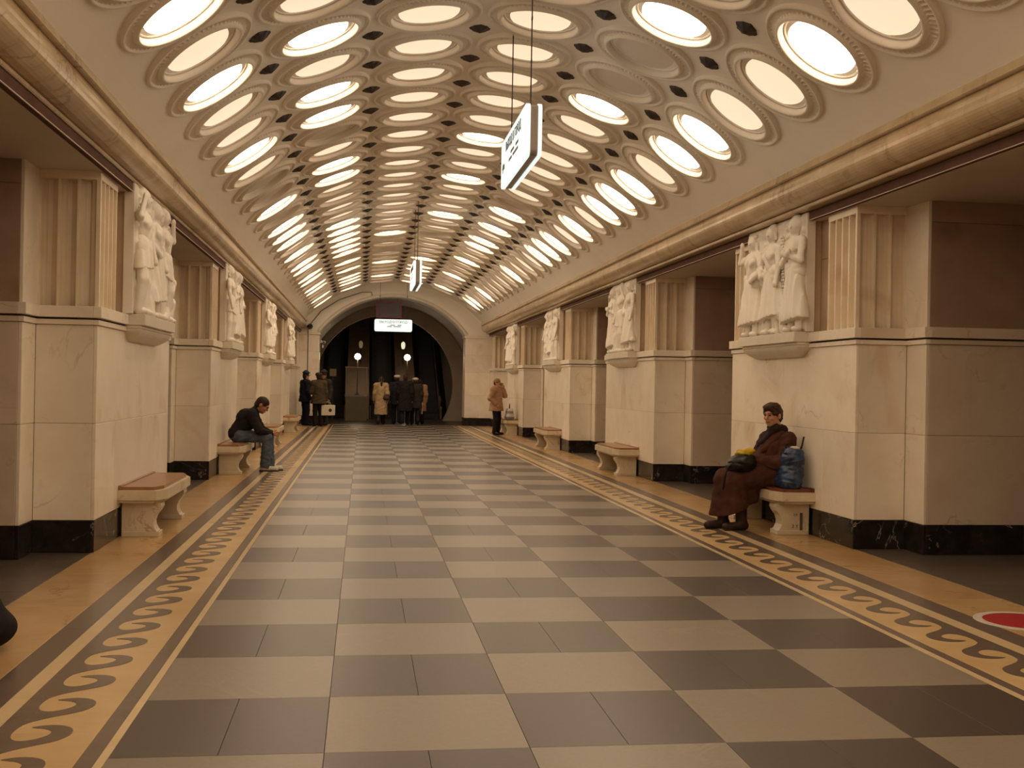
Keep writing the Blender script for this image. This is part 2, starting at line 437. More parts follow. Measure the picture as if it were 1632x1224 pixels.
def strips(side):
    if side < 0:
        ed = [TX0, TX0 - 0.037, TX0 - 0.107, -2.615, -2.70, -2.85, -XF - 0.02]
    else:
        ed = [XR, XR + 0.045, XR + 0.11, 2.515, 2.625, 2.80, XF + 0.02]
    ms = ['line_pale', 'line_dark', 'tan_light', 'line_pale', 'line_dark', 'tan']
    nm = ['border_line', 'border_line', 'border_band', 'border_line', 'border_line', 'border_slab']
    ln = [1.9, 1.7, 1.45, 2.1, 1.55, 1.2]
    for i in range(6):
        y = Y_ROWS0
        while y < Y_CHK - 0.05:
            y1 = min(y + ln[i], Y_CHK)
            box(nm[i], floor, ed[i] + 0.0006 * side, ed[i + 1] - 0.0006 * side, y + 0.0006, y1 - 0.0006, -0.018, 0.0, M[ms[i]], 0.0008)
            y = y1
    return ed
edL, edR = strips(-1), strips(1)
# running wave inlay
def wave_mesh(width, flip):
    p = 0.4
    ctl = [(0, .20), (.12, .27), (.25, .40), (.36, .55), (.47, .67), (.62, .74), (.78, .74), (.90, .68), (.97, .57), (.98, .45), (.95, .36), (.915, .31),
           (.885, .37), (.85, .46), (.78, .53), (.68, .545), (.58, .50), (.50, .42), (.47, .32), (.52, .235), (.65, .185), (.82, .175), (1.0, .20)]
    up = []
    for i in range(len(ctl) - 1):
        p0, p1, p2, p3 = ctl[max(i - 1, 0)], ctl[i], ctl[i + 1], ctl[min(i + 2, len(ctl) - 1)]
        for q in (0, .5):
            up.append(tuple(.5 * (2 * p1[k] + (p2[k] - p0[k]) * q + (2 * p0[k] - 5 * p1[k] + 4 * p2[k] - p3[k]) * q * q + (3 * p1[k] - p0[k] - 3 * p2[k] + p3[k]) * q ** 3) for k in (0, 1)))
    up.append(ctl[-1])
    pts = [(0, 0)] + up + [(1, 0)]
    vs = [(b * width, a * p, 0) for a, b in pts]
    if flip: vs = [(-x, -y, z) for x, y, z in vs]
    bm = bmesh.new()
    bv = [bm.verts.new(v) for v in vs]; f = bm.faces.new(bv)
    bmesh.ops.recalc_face_normals(bm, faces=[f])
    if f.normal.z < 0: f.normal_flip()
    bmesh.ops.triangulate(bm, faces=[f])
    ext = bmesh.ops.extrude_face_region(bm, geom=bm.faces[:])
    bmesh.ops.translate(bm, vec=(0, 0, 0.0016), verts=[v for v in ext['geom'] if isinstance(v, bmesh.types.BMVert)])
    bmesh.ops.recalc_face_normals(bm, faces=bm.faces)
    me = bpy.data.meshes.new('wave_scroll'); bm.to_mesh(me); bm.free(); me.materials.append(M['line_dark']); return me
wl = wave_mesh(edL[2] - edL[3], False); wr = wave_mesh(edR[3] - edR[2], True)
y = 0.44
while y < Y_CHK - 0.6:
    link('wave_scroll', wl, floor, (edL[3], y, 0.0))
    link('wave_scroll', wr, floor, (edR[3], y + 0.42, 0.0))
    y += 0.4005
# plain strip behind the camera, passage floors, landing
box('floor_slab', floor, -XF, XF, Y_BACK, Y_ROWS0, -0.018, 0.0, M['tile_dark'])
for s in (-1, 1):
    y = Y_BACK
    while y < Y_END:
        for x0, x1 in ((XF + 0.021, 5.0), (5.0, 6.9), (6.9, 8.9)):
            box('passage_slab', floor, s * (x0 + 0.001), s * (x1 - 0.001), y + 0.001, min(y + 2.35, Y_END) - 0.001, -0.018, 0.0, M['passage_floor'], 0.0008)
        y += 2.35
box('threshold_strip', floor, -XF, XF, Y_CHK + 0.001, Y_CHK + 0.08, -0.018, 0.001, M['brass'])
box('landing_slab', floor, -XF, XF, Y_CHK + 0.081, 40.2, -0.018, 0.0, M['landing'])

# ------------------------------------------------------------------ vault, cornices, side walls
ceiling = None
amax = math.asin(3.16 / VR)
prof = []
NA = 48
for i in range(NA + 1):
    a = -amax + 2 * amax * i / NA
    prof.append((VX + VR * math.sin(a), VZ + VR * math.cos(a)))
outer = [(VX + (VR + 0.3) * math.sin(a), VZ + (VR + 0.3) * math.cos(a)) for a in [amax - 2 * amax * i / NA for i in range(NA + 1)]]
ceiling = link('ceiling', extrude_y('vault', prof + outer, Y_BACK - 0.3, Y_END + 0.02, M['plaster'], True))
for p_ in ceiling.data.polygons:
    if len(p_.vertices) == 4: p_.use_smooth = False
tag(ceiling, kind='structure')
# rosettes at the crossings of the lamp grid
def rosette_mesh():
    vs, fs = [(0, 0, -0.055)], []
    n = 16
    for i in range(n):
        a = 2 * math.pi * i / n
        r = 0.098 if i % 4 == 0 else (0.090 if i % 2 == 0 else 0.082)
        vs.append((r * math.cos(a), r * math.sin(a), -0.018))
    for i in range(n):
        a = 2 * math.pi * i / n
        r = 0.112 if i % 4 == 0 else 0.098
        vs.append((r * math.cos(a), r * math.sin(a), 0.01))
    for i in range(n):
        j = (i + 1) % n
        fs.append((0, 1 + i, 1 + j)); fs.append((1 + i, 1 + n + i, 1 + n + j, 1 + j))
    me = mesh_of('rosette', vs, fs, M['rosette']); fix_normals(me); return me
ros = rosette_mesh()
KMIN, KMAX = -8, 37
for r in (-2, -1, 0, 1, 2):
    a = r * LS / VR
    for k in range(KMIN, KMAX):
        link('rosette', ros, ceiling, (VX + VR * math.sin(a), LY0 + (k + 0.5) * LDY, VZ + VR * math.cos(a)), (0, a, 0))

def bez(p0, p1, p2, n):
    return [((1 - t) ** 2 * p0[0] + 2 * t * (1 - t) * p1[0] + t * t * p2[0], (1 - t) ** 2 * p0[1] + 2 * t * (1 - t) * p1[1] + t * t * p2[1]) for t in [i / n for i in range(n + 1)]]
CS = -0.05
for s, nm in ((-1, 'trim_1'), (1, 'trim_2')):
    t = link(nm, box_mesh(0.5, Y_END - Y_BACK, 0.30, M['grout']), None, (s * 3.72, (Y_END + Y_BACK) / 2, 3.42)); tag(t, kind='structure')
    pr = [(3.46, 3.262), (3.232, 3.262), (3.222, 3.270), (3.222, 3.292), (3.245, 3.298)] + bez((3.24, 3.302), (3.00, 3.325), (3.075, 3.545), 12) + \
         [(3.04, 3.545), (3.03, 3.552), (3.045, 3.615), (3.085, 3.645), (3.46, 3.66)]
    pr = [(s * x - 3.72 * s + CS, z - 3.42) for x, z in pr]
    bl = 1.77
    n = int((Y_END - Y_BACK) / bl)
    bl = (Y_END - Y_BACK) / n
    me = extrude_y('cornice_block', pr, -bl / 2 + 0.001, bl / 2 - 0.001, M['cornice'])
    for p_ in me.polygons: p_.use_smooth = False
    for i in range(n):
        link('cornice_block', me, t, (0, Y_BACK + bl * (i + 0.5) - (Y_END + Y_BACK) / 2, 0))
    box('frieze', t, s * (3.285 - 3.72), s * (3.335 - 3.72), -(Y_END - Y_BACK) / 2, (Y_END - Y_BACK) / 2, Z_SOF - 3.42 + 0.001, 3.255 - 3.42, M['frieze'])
    box('edge_strip', t, s * (3.277 - 3.72), s * (3.286 - 3.72), -(Y_END - Y_BACK) / 2, (Y_END - Y_BACK) / 2, Z_SOF - 3.42 - 0.002, Z_SOF - 3.42 + 0.003, M['edge'], 0)
    so = box('ceiling', None, s * 3.337, s * 9.0, Y_BACK, Y_END, Z_SOF, Z_SOF + 0.1, M['soffit']); tag(so, kind='structure')
    ow = box('wall_left' if s < 0 else 'wall_right', None, s * 8.9, s * 9.0, Y_BACK, Y_END, 0.0, Z_SOF, M['marble']); tag(ow, kind='structure')
bw = box('wall_back', None, -9, 9, Y_BACK - 0.3, Y_BACK, 0, 5.3, M['marble']); tag(bw, kind='structure')

# ------------------------------------------------------------------ ceiling lamps
ring_prof = [(0.505, 0.03), (0.503, -0.035), (0.492, -0.052), (0.475, -0.056), (0.468, -0.040), (0.455, -0.030), (0.412, -0.034), (0.400, -0.052), (0.388, -0.074), (0.372, -0.078), (0.362, -0.072), (0.352, -0.03), (0.350, 0.02)]
ring_me = lathe('ring', ring_prof, 120, M['ring'], rope=(5, 6, 0, 0.012))
rim_me = lathe('rim', [(0.352, 0.01), (0.350, -0.014), (0.342, -0.022), (0.330, -0.018), (0.328, 0.01)], 48, M['rim'])
def disc_mesh(m):
    n = 40
    vs = [(0, 0, -0.028)] + [(0.18 * math.cos(2 * math.pi * i / n), 0.18 * math.sin(2 * math.pi * i / n), -0.022) for i in range(n)] + \
         [(0.331 * math.cos(2 * math.pi * i / n), 0.331 * math.sin(2 * math.pi * i / n), -0.006) for i in range(n)]
    fs = []
    for i in range(n):
        j = (i + 1) % n
        fs += [(0, 1 + j, 1 + i), (1 + i, 1 + j, 1 + n + j, 1 + n + i)]
    return mesh_of('glass_disc', vs, fs, m, True)
discs = {q: disc_mesh(M['lamp_' + q]) for q in ('warm', 'bright', 'off')}
LAB = {'warm': ('round lamp glowing warm cream in a ribbed plaster ring on the vault', 'warm lit vault lamps'),
       'bright': ('round lamp glowing brilliant white in a ribbed plaster ring on the vault', 'brilliant white vault lamps'),
       'off': ('unlit grey round lamp in a ribbed plaster ring on the vault', 'unlit vault lamps')}
state = {}
for k, q in {5: 'off', 6: 'warm', 7: 'warm', 8: 'bright', 9: 'warm', 10: 'bright', 11: 'warm', 12: 'warm', 13: 'bright', 14: 'warm', 15: 'off', 16: 'off', 17: 'bright', 18: 'off', 19: 'bright', 20: 'bright', 21: 'bright'}.items(): state[(-2.5, k)] = q
for k, q in {8: 'warm', 9: 'warm', 10: 'bright', 11: 'warm', 12: 'bright', 13: 'bright', 14: 'off', 15: 'warm', 16: 'bright', 17: 'bright', 18: 'warm', 19: 'warm'}.items(): state[(-1.5, k)] = q
for k in range(8, 24): state[(-.5, k)] = 'warm'
for k in range(8, 24): state[(.5, k)] = 'bright' if k in (15, 18, 22) else 'warm'
for k, q in {8: 'warm', 9: 'bright', 10: 'off', 11: 'off', 12: 'bright', 13: 'warm', 14: 'warm', 15: 'warm', 16: 'warm', 17: 'warm', 18: 'warm', 19: 'off', 20: 'bright'}.items(): state[(1.5, k)] = q
for k, q in {6: 'off', 7: 'warm', 8: 'bright', 9: 'warm', 10: 'warm', 11: 'bright', 12: 'bright', 13: 'warm', 14: 'bright', 15: 'bright', 16: 'bright', 17: 'warm', 18: 'bright', 19: 'warm'}.items(): state[(2.5, k)] = q
rl = random.Random(3)
for r in (-2.5, -1.5, -.5, .5, 1.5, 2.5):
    a = r * LS / VR
    for k in range(KMIN, KMAX + 1):
        q = state.get((r, k)) or rl.choices(('warm', 'bright', 'off'), (0.55, 0.40, 0.05))[0]
        t = thing('ceiling_lamp', (VX + VR * math.sin(a), LY0 + k * LDY, VZ + VR * math.cos(a)), LAB[q][0], 'lamp', LAB[q][1], (0, a, 0))
        link('ring', ring_me, t); link('rim', rim_me, t); link('glass_disc', discs[q], t)

# ------------------------------------------------------------------ relief figures (carved marble)
def rf_disp(seed, z_sk):
    def d(X, Y, Z):
        a = 0.015 * (np.abs(np.sin(X * 48 + 1.4 * np.sin(Z * 5 + seed) + seed)) - 0.5) * np.clip((z_sk - Z) * 10, 0, 1)
        b = 0.0045 * np.sin(X * 70 + Z * 45 + seed) * np.clip((Z - max(z_sk, .62)) * 12, 0, 1) * np.clip((0.88 - Z) * 12, 0, 1)
        return a + b + 0 * Y
    return d
def join_meshes(name, a, b_):
    bm = bmesh.new(); bm.from_mesh(a); bm.from_mesh(b_); bm.to_mesh(a); bm.free(); bpy.data.meshes.remove(b_); a.name = name
    a.polygons.foreach_set('use_smooth', [True] * len(a.polygons)); return a
def relief_figure(kind, seed):
    """1.1 m tall, carved side towards -y; x across"""
    P = []
    rng = random.Random(seed)
    lean = rng.uniform(-0.03, 0.03)
    hx = lean * 1.5
    turn = rng.choice((-1, 1))
    if kind == 'child':
        P += [ell((0, 0, 0.60), (0.062, 0.07, 0.075)), cap((0, 0, 0.52), (0, 0, 0.30), 0.065, 0.085), cap((0, 0, 0.30), (0.02, 0, 0.05), 0.085, 0.10),
              cap((-0.06, -0.02, 0.48), (-0.13, -0.05, 0.36), 0.028), cap((0.06, -0.02, 0.48), (0.12, -0.04, 0.55), 0.027), cap((0.12, -0.04, 0.55), (0.16, -0.03, 0.68), 0.024),
              ell((-0.05, -0.05, 0.03), (0.04, 0.07, 0.03)), ell((0.06, -0.05, 0.03), (0.04, 0.07, 0.03))]
        return sdf_mesh('carved_figure', P, M['relief'], 0.010, 0.03, disp=rf_disp(seed, 0.34))
    if kind == 'kneel':
        P += [ell((0.05, -0.03, 0.66), (0.062, 0.07, 0.08)), cap((0.03, -0.02, 0.56), (-0.02, 0, 0.32), 0.075, 0.10), cap((-0.02, 0, 0.28), (0.14, -0.04, 0.25), 0.085, 0.07),
              cap((0.14, -0.04, 0.25), (0.10, -0.02, 0.04), 0.065, 0.05), cap((-0.04, 0, 0.27), (-0.10, -0.03, 0.07), 0.085, 0.07), cap((-0.10, -0.03, 0.06), (-0.22, -0.01, 0.05), 0.06, 0.045),
              cap((0.07, -0.04, 0.52), (0.15, -0.06, 0.42), 0.032), cap((0.15, -0.06, 0.42), (0.21, -0.07, 0.50), 0.027), cap((-0.04, -0.03, 0.52), (-0.10, -0.06, 0.40), 0.033),
              ell((0.21, -0.07, 0.53), (0.03, 0.03, 0.035)), ell((0.11, -0.07, 0.03), (0.04, 0.07, 0.03))]
        return sdf_mesh('carved_figure', P, M['relief'], 0.010, 0.03, disp=rf_disp(seed, 0.3))
    # head with hair / headdress and nose
    P += [ell((hx, -0.02, 1.03), (0.062, 0.075, 0.085)), cap((hx + 0.015 * turn, -0.085, 1.04), (hx + 0.02 * turn, -0.098, 1.01), 0.012, k=0.01), cap((hx, -0.01, 0.97), (lean, 0, 0.90), 0.036, 0.045)]
    if kind == 'scarf': P += [ell((hx, 0.012, 1.052), (0.082, 0.085, 0.092), None, .003), cap((hx - 0.05 * turn, 0.0, 1.0), (lean - 0.07 * turn, -0.01, 0.85), 0.04, 0.03)]
    elif kind == 'crown': P += [cap((hx - 0.055, -0.02, 1.085), (hx + 0.055, -0.02, 1.085), 0.032, None, .003), ell((hx, 0.02, 1.05), (0.078, 0.08, 0.075), None, .003), cap((hx - 0.05, 0.0, 1.0), (hx - 0.07, 0.0, .92), .03, .02, .003)]
    else: P += [ell((hx, 0.02, 1.065), (0.077, 0.085, 0.075), None, .003), cap((hx - 0.04 * turn, 0.02, 1.02), (hx - 0.055 * turn, 0.02, 0.95), 0.04, 0.03, .003), cap((hx + 0.045 * turn, -0.01, 1.05), (hx + 0.06 * turn, 0.0, 0.98), 0.028, 0.02, .003)]
    # torso
    P += [cap((lean - 0.10, 0, 0.875), (lean + 0.10, 0, 0.875), 0.055), cap((lean, -0.005, 0.82), (0, 0, 0.64), 0.105, 0.085), ell((lean - 0.045, -0.07, 0.80), (0.05, 0.04, 0.05)), ell((lean + 0.045, -0.07, 0.80), (0.05, 0.04, 0.05)),
          cap((-0.06, 0, 0.58), (0.06, 0, 0.58), 0.09)]
    zs = 0.58; skirt = None
    if kind == 'worker':
        P += [cap((-0.07, 0, 0.56), (-0.085, -0.01, 0.30), 0.082, 0.068), cap((-0.085, -0.01, 0.30), (-0.09, 0.01, 0.05), 0.068, 0.06), cap((0.07, -0.01, 0.56), (0.10, -0.05, 0.31), 0.082, 0.068), cap((0.10, -0.05, 0.31), (0.10, 0.0, 0.05), 0.068, 0.06),
              cap((-0.06, -0.01, 0.60), (0.06, -0.01, 0.60), 0.09, 0.09)]
        skirt = [cap((-0.05, -0.01, 0.62), (-0.07, -0.01, 0.40), 0.09, 0.10), cap((0.05, -0.01, 0.62), (0.08, -0.02, 0.40), 0.09, 0.10)]
    else:
        skirt = [cap((-0.03, 0, 0.60), (-0.085, 0, 0.14), 0.085, 0.125), cap((0.035, -0.01, 0.60), (0.09, -0.02, 0.14), 0.085, 0.125), cap((0, -0.03, 0.55), (0, -0.05, 0.14), 0.07, 0.09)]
        P += [cap((-0.06, 0, 0.40), (-0.075, 0.0, 0.05), 0.06, 0.04), cap((0.07, -0.02, 0.40), (0.085, -0.01, 0.05), 0.06, 0.04)]
        P += [cap((-0.07, -0.01, 0.635), (0.07, -0.01, 0.635), 0.078, 0.078, 0.006)]
    P += [ell((-0.085, -0.04, 0.03), (0.045, 0.065, 0.032)), ell((0.09, -0.045, 0.03), (0.045, 0.065, 0.032))]
    # arms
    arms = {'skirt': ('hip', 'down'), 'scarf': ('fold', 'fold'), 'crown': ('up', 'hip'), 'worker': ('up', 'down')}[kind]
    for sd, pose in zip((-turn, turn), arms):
        sh = V(lean + sd * 0.135, -0.01, 0.865)
        if pose == 'up': el, wr = V(lean + sd * 0.225, -0.06, 0.84), V(lean + sd * 0.17, -0.08, 0.99)
        elif pose == 'hip': el, wr = V(lean + sd * 0.23, -0.04, 0.70), V(lean + sd * 0.12, -0.10, 0.62)
        elif pose == 'fold': el, wr = V(lean + sd * 0.17, -0.06, 0.68), V(lean - sd * 0.02, -0.13, 0.76)
        else: el, wr = V(lean + sd * 0.18, -0.04, 0.69), V(lean + sd * 0.19, -0.09, 0.53)
        P += [cap(sh, el, 0.045, 0.036), cap(el, wr, 0.036, 0.026), ell(wr + (wr - el) / np.linalg.norm(wr - el) * 0.035, (0.03, 0.028, 0.035))]
    eyes = [ell((hx + e * .026 + .01 * turn, -.098, 1.038), (.018, .016, .011)) for e in (-1, 1)] + [ell((hx + .015 * turn, -.098, .985), (.024, .010, .006))]
    me = sdf_mesh('carved_figure', P, M['relief'], 0.007, 0.016, subs=eyes, disp=rf_disp(seed, -1))
    hem = .42 if kind == 'worker' else .11 + .03 * (seed % 3)
    sk = sdf_mesh('skirt', skirt, M['relief'], 0.0075, 0.03, cuts=[((0, 0, hem), (.12 * turn, 0, -1))], disp=rf_disp(seed, .62))
    return join_meshes('carved_figure', me, sk)
FIG = {}
for i, k in enumerate(('skirt', 'scarf', 'crown', 'worker', 'child', 'kneel')):
    FIG[k] = relief_figure(k, 11 + i)
FIG['skirt2'] = relief_figure('skirt', 31); FIG['worker2'] = relief_figure('worker', 42)
def garland_mesh():
    vs, fs = [], []
    bm = bmesh.new()
    for i in range(30):
        t = i / 29
        c = Vector((0.05 * math.sin(t * 3.0), 0.0, 0.02 + 0.95 * t))
        for dx in (-0.018, 0.018):
            bmesh.ops.create_icosphere(bm, subdivisions=1, radius=0.017, matrix=Matrix.Translation(c + Vector((dx, -0.02 if i % 2 else -0.01, 0))))
    me = bpy.data.meshes.new('garland'); bm.to_mesh(me); bm.free()
    me.polygons.foreach_set('use_smooth', [True] * len(me.polygons)); me.materials.append(M['relief']); return me
GARL = garland_mesh()
def ground_mesh(seed):
    # low carved drapery and foliage covering the slab behind the figures
    W, H, nx, nz = 1.66, 1.17, 110, 78
    rng = random.Random(seed)
    X, Z = np.meshgrid(np.linspace(-W / 2, W / 2, nx), np.linspace(-H / 2, H / 2, nz), indexing='ij')
    h = 0.012 + 0.007 * np.abs(np.sin(X * 26 + 1.6 * np.sin(Z * 4 + seed)))
    for _ in range(46):
        cx, cz, a, L = rng.uniform(-W / 2, W / 2), rng.uniform(-H / 2, H / 2), rng.uniform(0, math.pi), rng.uniform(.05, .11)
        u = (X - cx) * math.cos(a) + (Z - cz) * math.sin(a); v = -(X - cx) * math.sin(a) + (Z - cz) * math.cos(a)
        h = np.maximum(h, 0.045 * (1 - (u / L) ** 2 - (v / (L * .42)) ** 2))
    h[0, :] = h[-1, :] = 0; h[:, 0] = h[:, -1] = 0
    vs = np.stack([X, -h, Z], -1).reshape(-1, 3)
    fs = [(i * nz + j, (i + 1) * nz + j, (i + 1) * nz + j + 1, i * nz + j + 1) for i in range(nx - 1) for j in range(nz - 1)]
    return mesh_of('carved_ground', vs, fs, M['relief'], True)
GROUND = [ground_mesh(5), ground_mesh(9)]
COMPS = [  # (figure, y position 0..1 along the panel, scale, mirrored)
    [('scarf', .12, 1.0, 1), ('skirt', .50, 1.0, 1), ('kneel', .33, .72, -1), ('crown', .86, .98, -1)],
    [('worker', .14, 1.0, 1), ('scarf', .50, .98, -1), ('skirt2', .85, 1.0, 1)],
    [('skirt2', .14, .99, -1), ('worker2', .50, 1.0, 1), ('child', .67, .9, 1), ('scarf', .87, .97, 1)],
    [('crown', .14, .98, 1), ('kneel', .50, .9, 1), ('worker', .86, 1.0, -1), ('skirt', .52, .95, -1)],
    [('worker2', .14, 1.0, -1), ('skirt', .50, .97, 1), ('child', .34, .85, -1), ('worker', .80, .98, 1), ('kneel', .92, .8, 1)],
]

# ------------------------------------------------------------------ piers
def fluted(name, x0, x1, y0, y1, z0, z1, nf, side_near, ns, m, s):
    """pilaster block: front face at x0 (towards the nave) with nf flutes, one end face with ns flutes"""
    pts = []
    def flutes(a, b, n, d):
        out = []; L = math.dist(a, b); ux, uy = (b[0] - a[0]) / L, (b[1] - a[1]) / L
        nx, ny = d
        w = L / n; g = w * 0.07
        for i in range(n):
            s0 = i * w + g; s1 = (i + 1) * w - g; r = (s1 - s0) / 2; c = (s0 + s1) / 2
            for q in range(7):
                t = math.pi * q / 6
                p = c - r * math.cos(t); dep = r * 1.5 * math.sin(t)
                out.append((a[0] + ux * p + nx * dep, a[1] + uy * p + ny * dep))
        return out
    # walk: near-front corner -> far-front -> far-back -> near-back
    A, B, D, E = (x0, y0), (x0, y1), (x1, y1), (x1, y0)
    mg = 0.022
    pts = [A] + flutes((x0, y0 + mg), (x0, y1 - mg), nf, (1, 0)) + [B]
    pts += flutes((x0 + mg, y1), (x1 - 0.01, y1), ns, (0, -1)) if side_near < 0 else []
    pts += [D, E]
    pts += flutes((x1 - 0.01, y0), (x0 + mg, y0), ns, (0, 1)) if side_near > 0 else []
    return extrude_z(name, [(s * x, y) for x, y in pts], z0, z1, m)
_fl = {}
def pier(s, yn, idx, label, end=False):
    L = Y_END - .034 - yn if end else 3.45
    t = thing('marble_pier', (s * XF, yn, 0), label, 'pillar', 'marble piers along the hall')
    def b(name, x0, x1, y0, y1, z0, z1, m, bev=0.003): return box(name, t, s * x0, s * x1, y0, y1, z0, z1, M[m], bev)
    BK = 3.3
    yb1 = L if end else L + 0.36
    far = not end
    # core
    b('core', .014, .60, .014, L - .014, 0, 1.90, 'grout', 0)
    b('core', .236, .60, .30, L - .30 if far else L, 1.90, Z_SOF, 'grout', 0)
    b('core', .504, BK, -.346, yb1 - .014 if far else L, 0, Z_SOF, 'grout', 0)
    g = .0012
    def run(name, z0, z1, m, cuts_front, pw, out=0.0):
        ys = [0 - out] + [c for c in cuts_front if c < L - .2] + [L + (out if far else 0)]
        for a, c in zip(ys[:-1], ys[1:]): b(name, -out, .03, a + g, c - g, z0 + g, z1 - g, m)
        ends = [(0, .03, -1)] + ([(L, L - .03, 1)] if far else [])
        for ye, yi, d in ends:
            b(name, .03 + g, .49 - g, ye + d * out, yi, z0 + g, z1 - g, m)                                     # side of front block
            b(name, .49 - out, .52, ye, ye + d * (.36 + out) - d * g, z0 + g, z1 - g, m)                          # return facing the nave
            xs = [.52 + i * pw for i in range(int((BK - .52) / pw) + 1)] + [BK]
            for a, c in zip(xs[:-1], xs[1:]):
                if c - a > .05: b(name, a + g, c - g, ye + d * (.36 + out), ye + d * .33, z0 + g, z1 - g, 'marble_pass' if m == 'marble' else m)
    run('plinth_slab', 0, .268, 'plinth', [1.15, 2.3], .93)
    run('wall_slab', .268, 1.07, 'marble', [.72, 2.62], .98)
    run('wall_slab', 1.07, 1.885, 'marble', [1.78], .98)
    run('ledge_moulding', 1.885, 1.930, 'marble', [1.78], 1.4, .016)
    run('ledge', 1.944, 2.040, 'marble', [.78, 2.55], 1.4, .036)
    # upper zone
    for ye, d in [(0, 1)] + ([(L, -1)] if far else []):
        key = (s, d)
        if key not in _fl: _fl[key] = fluted('pilaster', .004, .495, .04 if d > 0 else -.67, .67 if d > 0 else -.04, 0, 1.06, 4, d, 3, M['flute'], s)
        link('pilaster', _fl[key], t, (0, ye, 2.04))
        b('pilaster_cap', .0, .49, ye + d * .036, ye + d * .674, 3.10, Z_SOF, 'flute', .002)
        b('wall_slab', .49, .52, ye + d * .06, ye - d * .36, 2.041, Z_SOF, 'marble')
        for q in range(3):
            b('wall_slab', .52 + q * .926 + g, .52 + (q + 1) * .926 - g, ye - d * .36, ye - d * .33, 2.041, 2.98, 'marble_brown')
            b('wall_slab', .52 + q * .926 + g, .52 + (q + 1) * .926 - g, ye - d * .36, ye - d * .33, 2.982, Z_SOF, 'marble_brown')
        if not end:
            for z0, z1 in ((2.041, 2.78), (2.783, Z_SOF)):
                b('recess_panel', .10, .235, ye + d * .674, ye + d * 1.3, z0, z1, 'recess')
    if end: b('recess_panel', .10, .235, .674, L, 2.041, Z_SOF, 'recess'); return t
    # corbel shelf
    sh = b('shelf', -.185, .0, 1.04, 2.70, 1.944, 2.046, 'shelf')
    b('shelf_moulding', -.148, .0, 1.055, 2.685, 1.915, 1.9435, 'shelf')
    key = ('corbel', s)
    if key not in _fl:
        vs, fs = [], []
        for i in range(7):
            u = i / 6; c = math.cos(u * math.pi / 2)
            x = -.03 - .11 * c ** 0.8 if i < 6 else -.03
            ins = .16 * (1 - c); z = -.115 * u
            vs += [(s * x, 1.06 + ins, z), (s * x, 2.68 - ins, z), (s * 0, 2.68 - ins, z), (s * 0, 1.06 + ins, z)]
        for i in range(6):
            for q in range(4): fs.append((4 * i + q, 4 * i + (q + 1) % 4, 4 * i + 4 + (q + 1) % 4, 4 * i + 4 + q))
        fs += [(0, 1, 2, 3), (24, 25, 26, 27)]
        me = mesh_of('corbel', vs, fs, M['shelf']); fix_normals(me); _fl[key] = me
    link('corbel', _fl[key], t, (0, 0, 1.913))
    # relief panel: slab with carved figures
    rp = b('relief_panel', -.075, .02, 1.02, 2.72, 2.047, 3.255, 'relief', .006)
    b('relief_backing', .021, .099, 1.06, 2.68, 2.047, Z_SOF, 'recess')
    link('carved_ground', GROUND[idx % 2], rp, (s * -.0475, 0, 0), (0, 0, -s * math.pi / 2))
    comp = COMPS[idx % 5]
    for fg, yy, sc, mir in comp:
        o = link('carved_figure', FIG[fg], rp)
        yw = 1.02 + 1.70 * yy - 1.87
        # figure x axis -> hall y, figure -y (front) -> towards the nave
        o.location = (s * (-.078), yw, 2.047 - 2.651)
        o.rotation_euler = (0, 0, -s * math.pi / 2)
        o.scale = (sc * mir * 1.42, sc * .78, sc * 1.06)
    for yy in (((.34,), (.06,), (.62,), (.95,), (.05,))[idx % 5]):
        o = link('garland', GARL, rp); o.location = (s * (-.068), 1.02 + 1.70 * yy - 1.87, 2.10 - 2.651); o.rotation_euler = (0, 0, -s * math.pi / 2)
    return t
ORD = {4: 'first', 3: 'second', 2: 'third', 1: 'fourth', 0: 'fifth', -1: 'sixth', -2: 'seventh'}
YR = {-2: -4.4, -1: 2.65, 0: 9.70, 1: 16.80, 2: 23.9, 3: 30.95, 4: 38.0}
YL = {-2: -4.5, -1: 2.55, 0: 9.58, 1: 16.55, 2: 23.7, 3: 30.85, 4: 38.0}
for i in (-2, -1, 0, 1, 2, 3, 4):
    pier(1, YR[i], i * 2 + 10, "cream marble pier, %s from the escalator arch on the seated woman's side" % ORD[i], i == 4)
    pier(-1, YL[i], i * 2 + 14, "cream marble pier, %s from the escalator arch on the seated man's side" % ORD[i], i == 4)

# ------------------------------------------------------------------ end wall with arch
AX, AHW, AZ0, AR = -0.11, 2.55, 3.17, 3.14
ACZ = 4.48 - AR
def arch_z(x): return ACZ + math.sqrt(max(AR * AR - (x - AX) ** 2, 0))
wall_end = link('wall_end', None); 
def end_wall():
    D = 0.9
    xs = [-3.9] + [AX - AHW + 2 * AHW * i / 40 for i in range(41)] + [3.9]
    bm = bmesh.new()
    cols = []
    for i, x in enumerate(xs):
        inside = 1 <= i <= 41
        zb = arch_z(x) if inside else AZ0
        cols.append([bm.verts.new((x, y, z)) for y in (Y_END, Y_END + D) for z in (zb, 5.4)])
    # springing corners: jamb tops at AZ0 exactly
    for a, c in zip(cols[:-1], cols[1:]):
        bm.faces.new((a[0], c[0], c[1], a[1])); bm.faces.new((a[2], a[3], c[3], c[2])); bm.faces.new((a[0], a[2], c[2], c[0])); bm.faces.new((a[1], c[1], c[3], a[3]))
    bm.faces.new(cols[0][:2] + [cols[0][3], cols[0][2]]); bm.faces.new(cols[-1][:2] + [cols[-1][3], cols[-1][2]])
    bmesh.ops.recalc_face_normals(bm, faces=bm.faces)
    me = bpy.data.meshes.new('arch_wall'); bm.to_mesh(me); bm.free(); me.materials.append(M['plaster']); return me
bpy.data.objects.remove(wall_end)
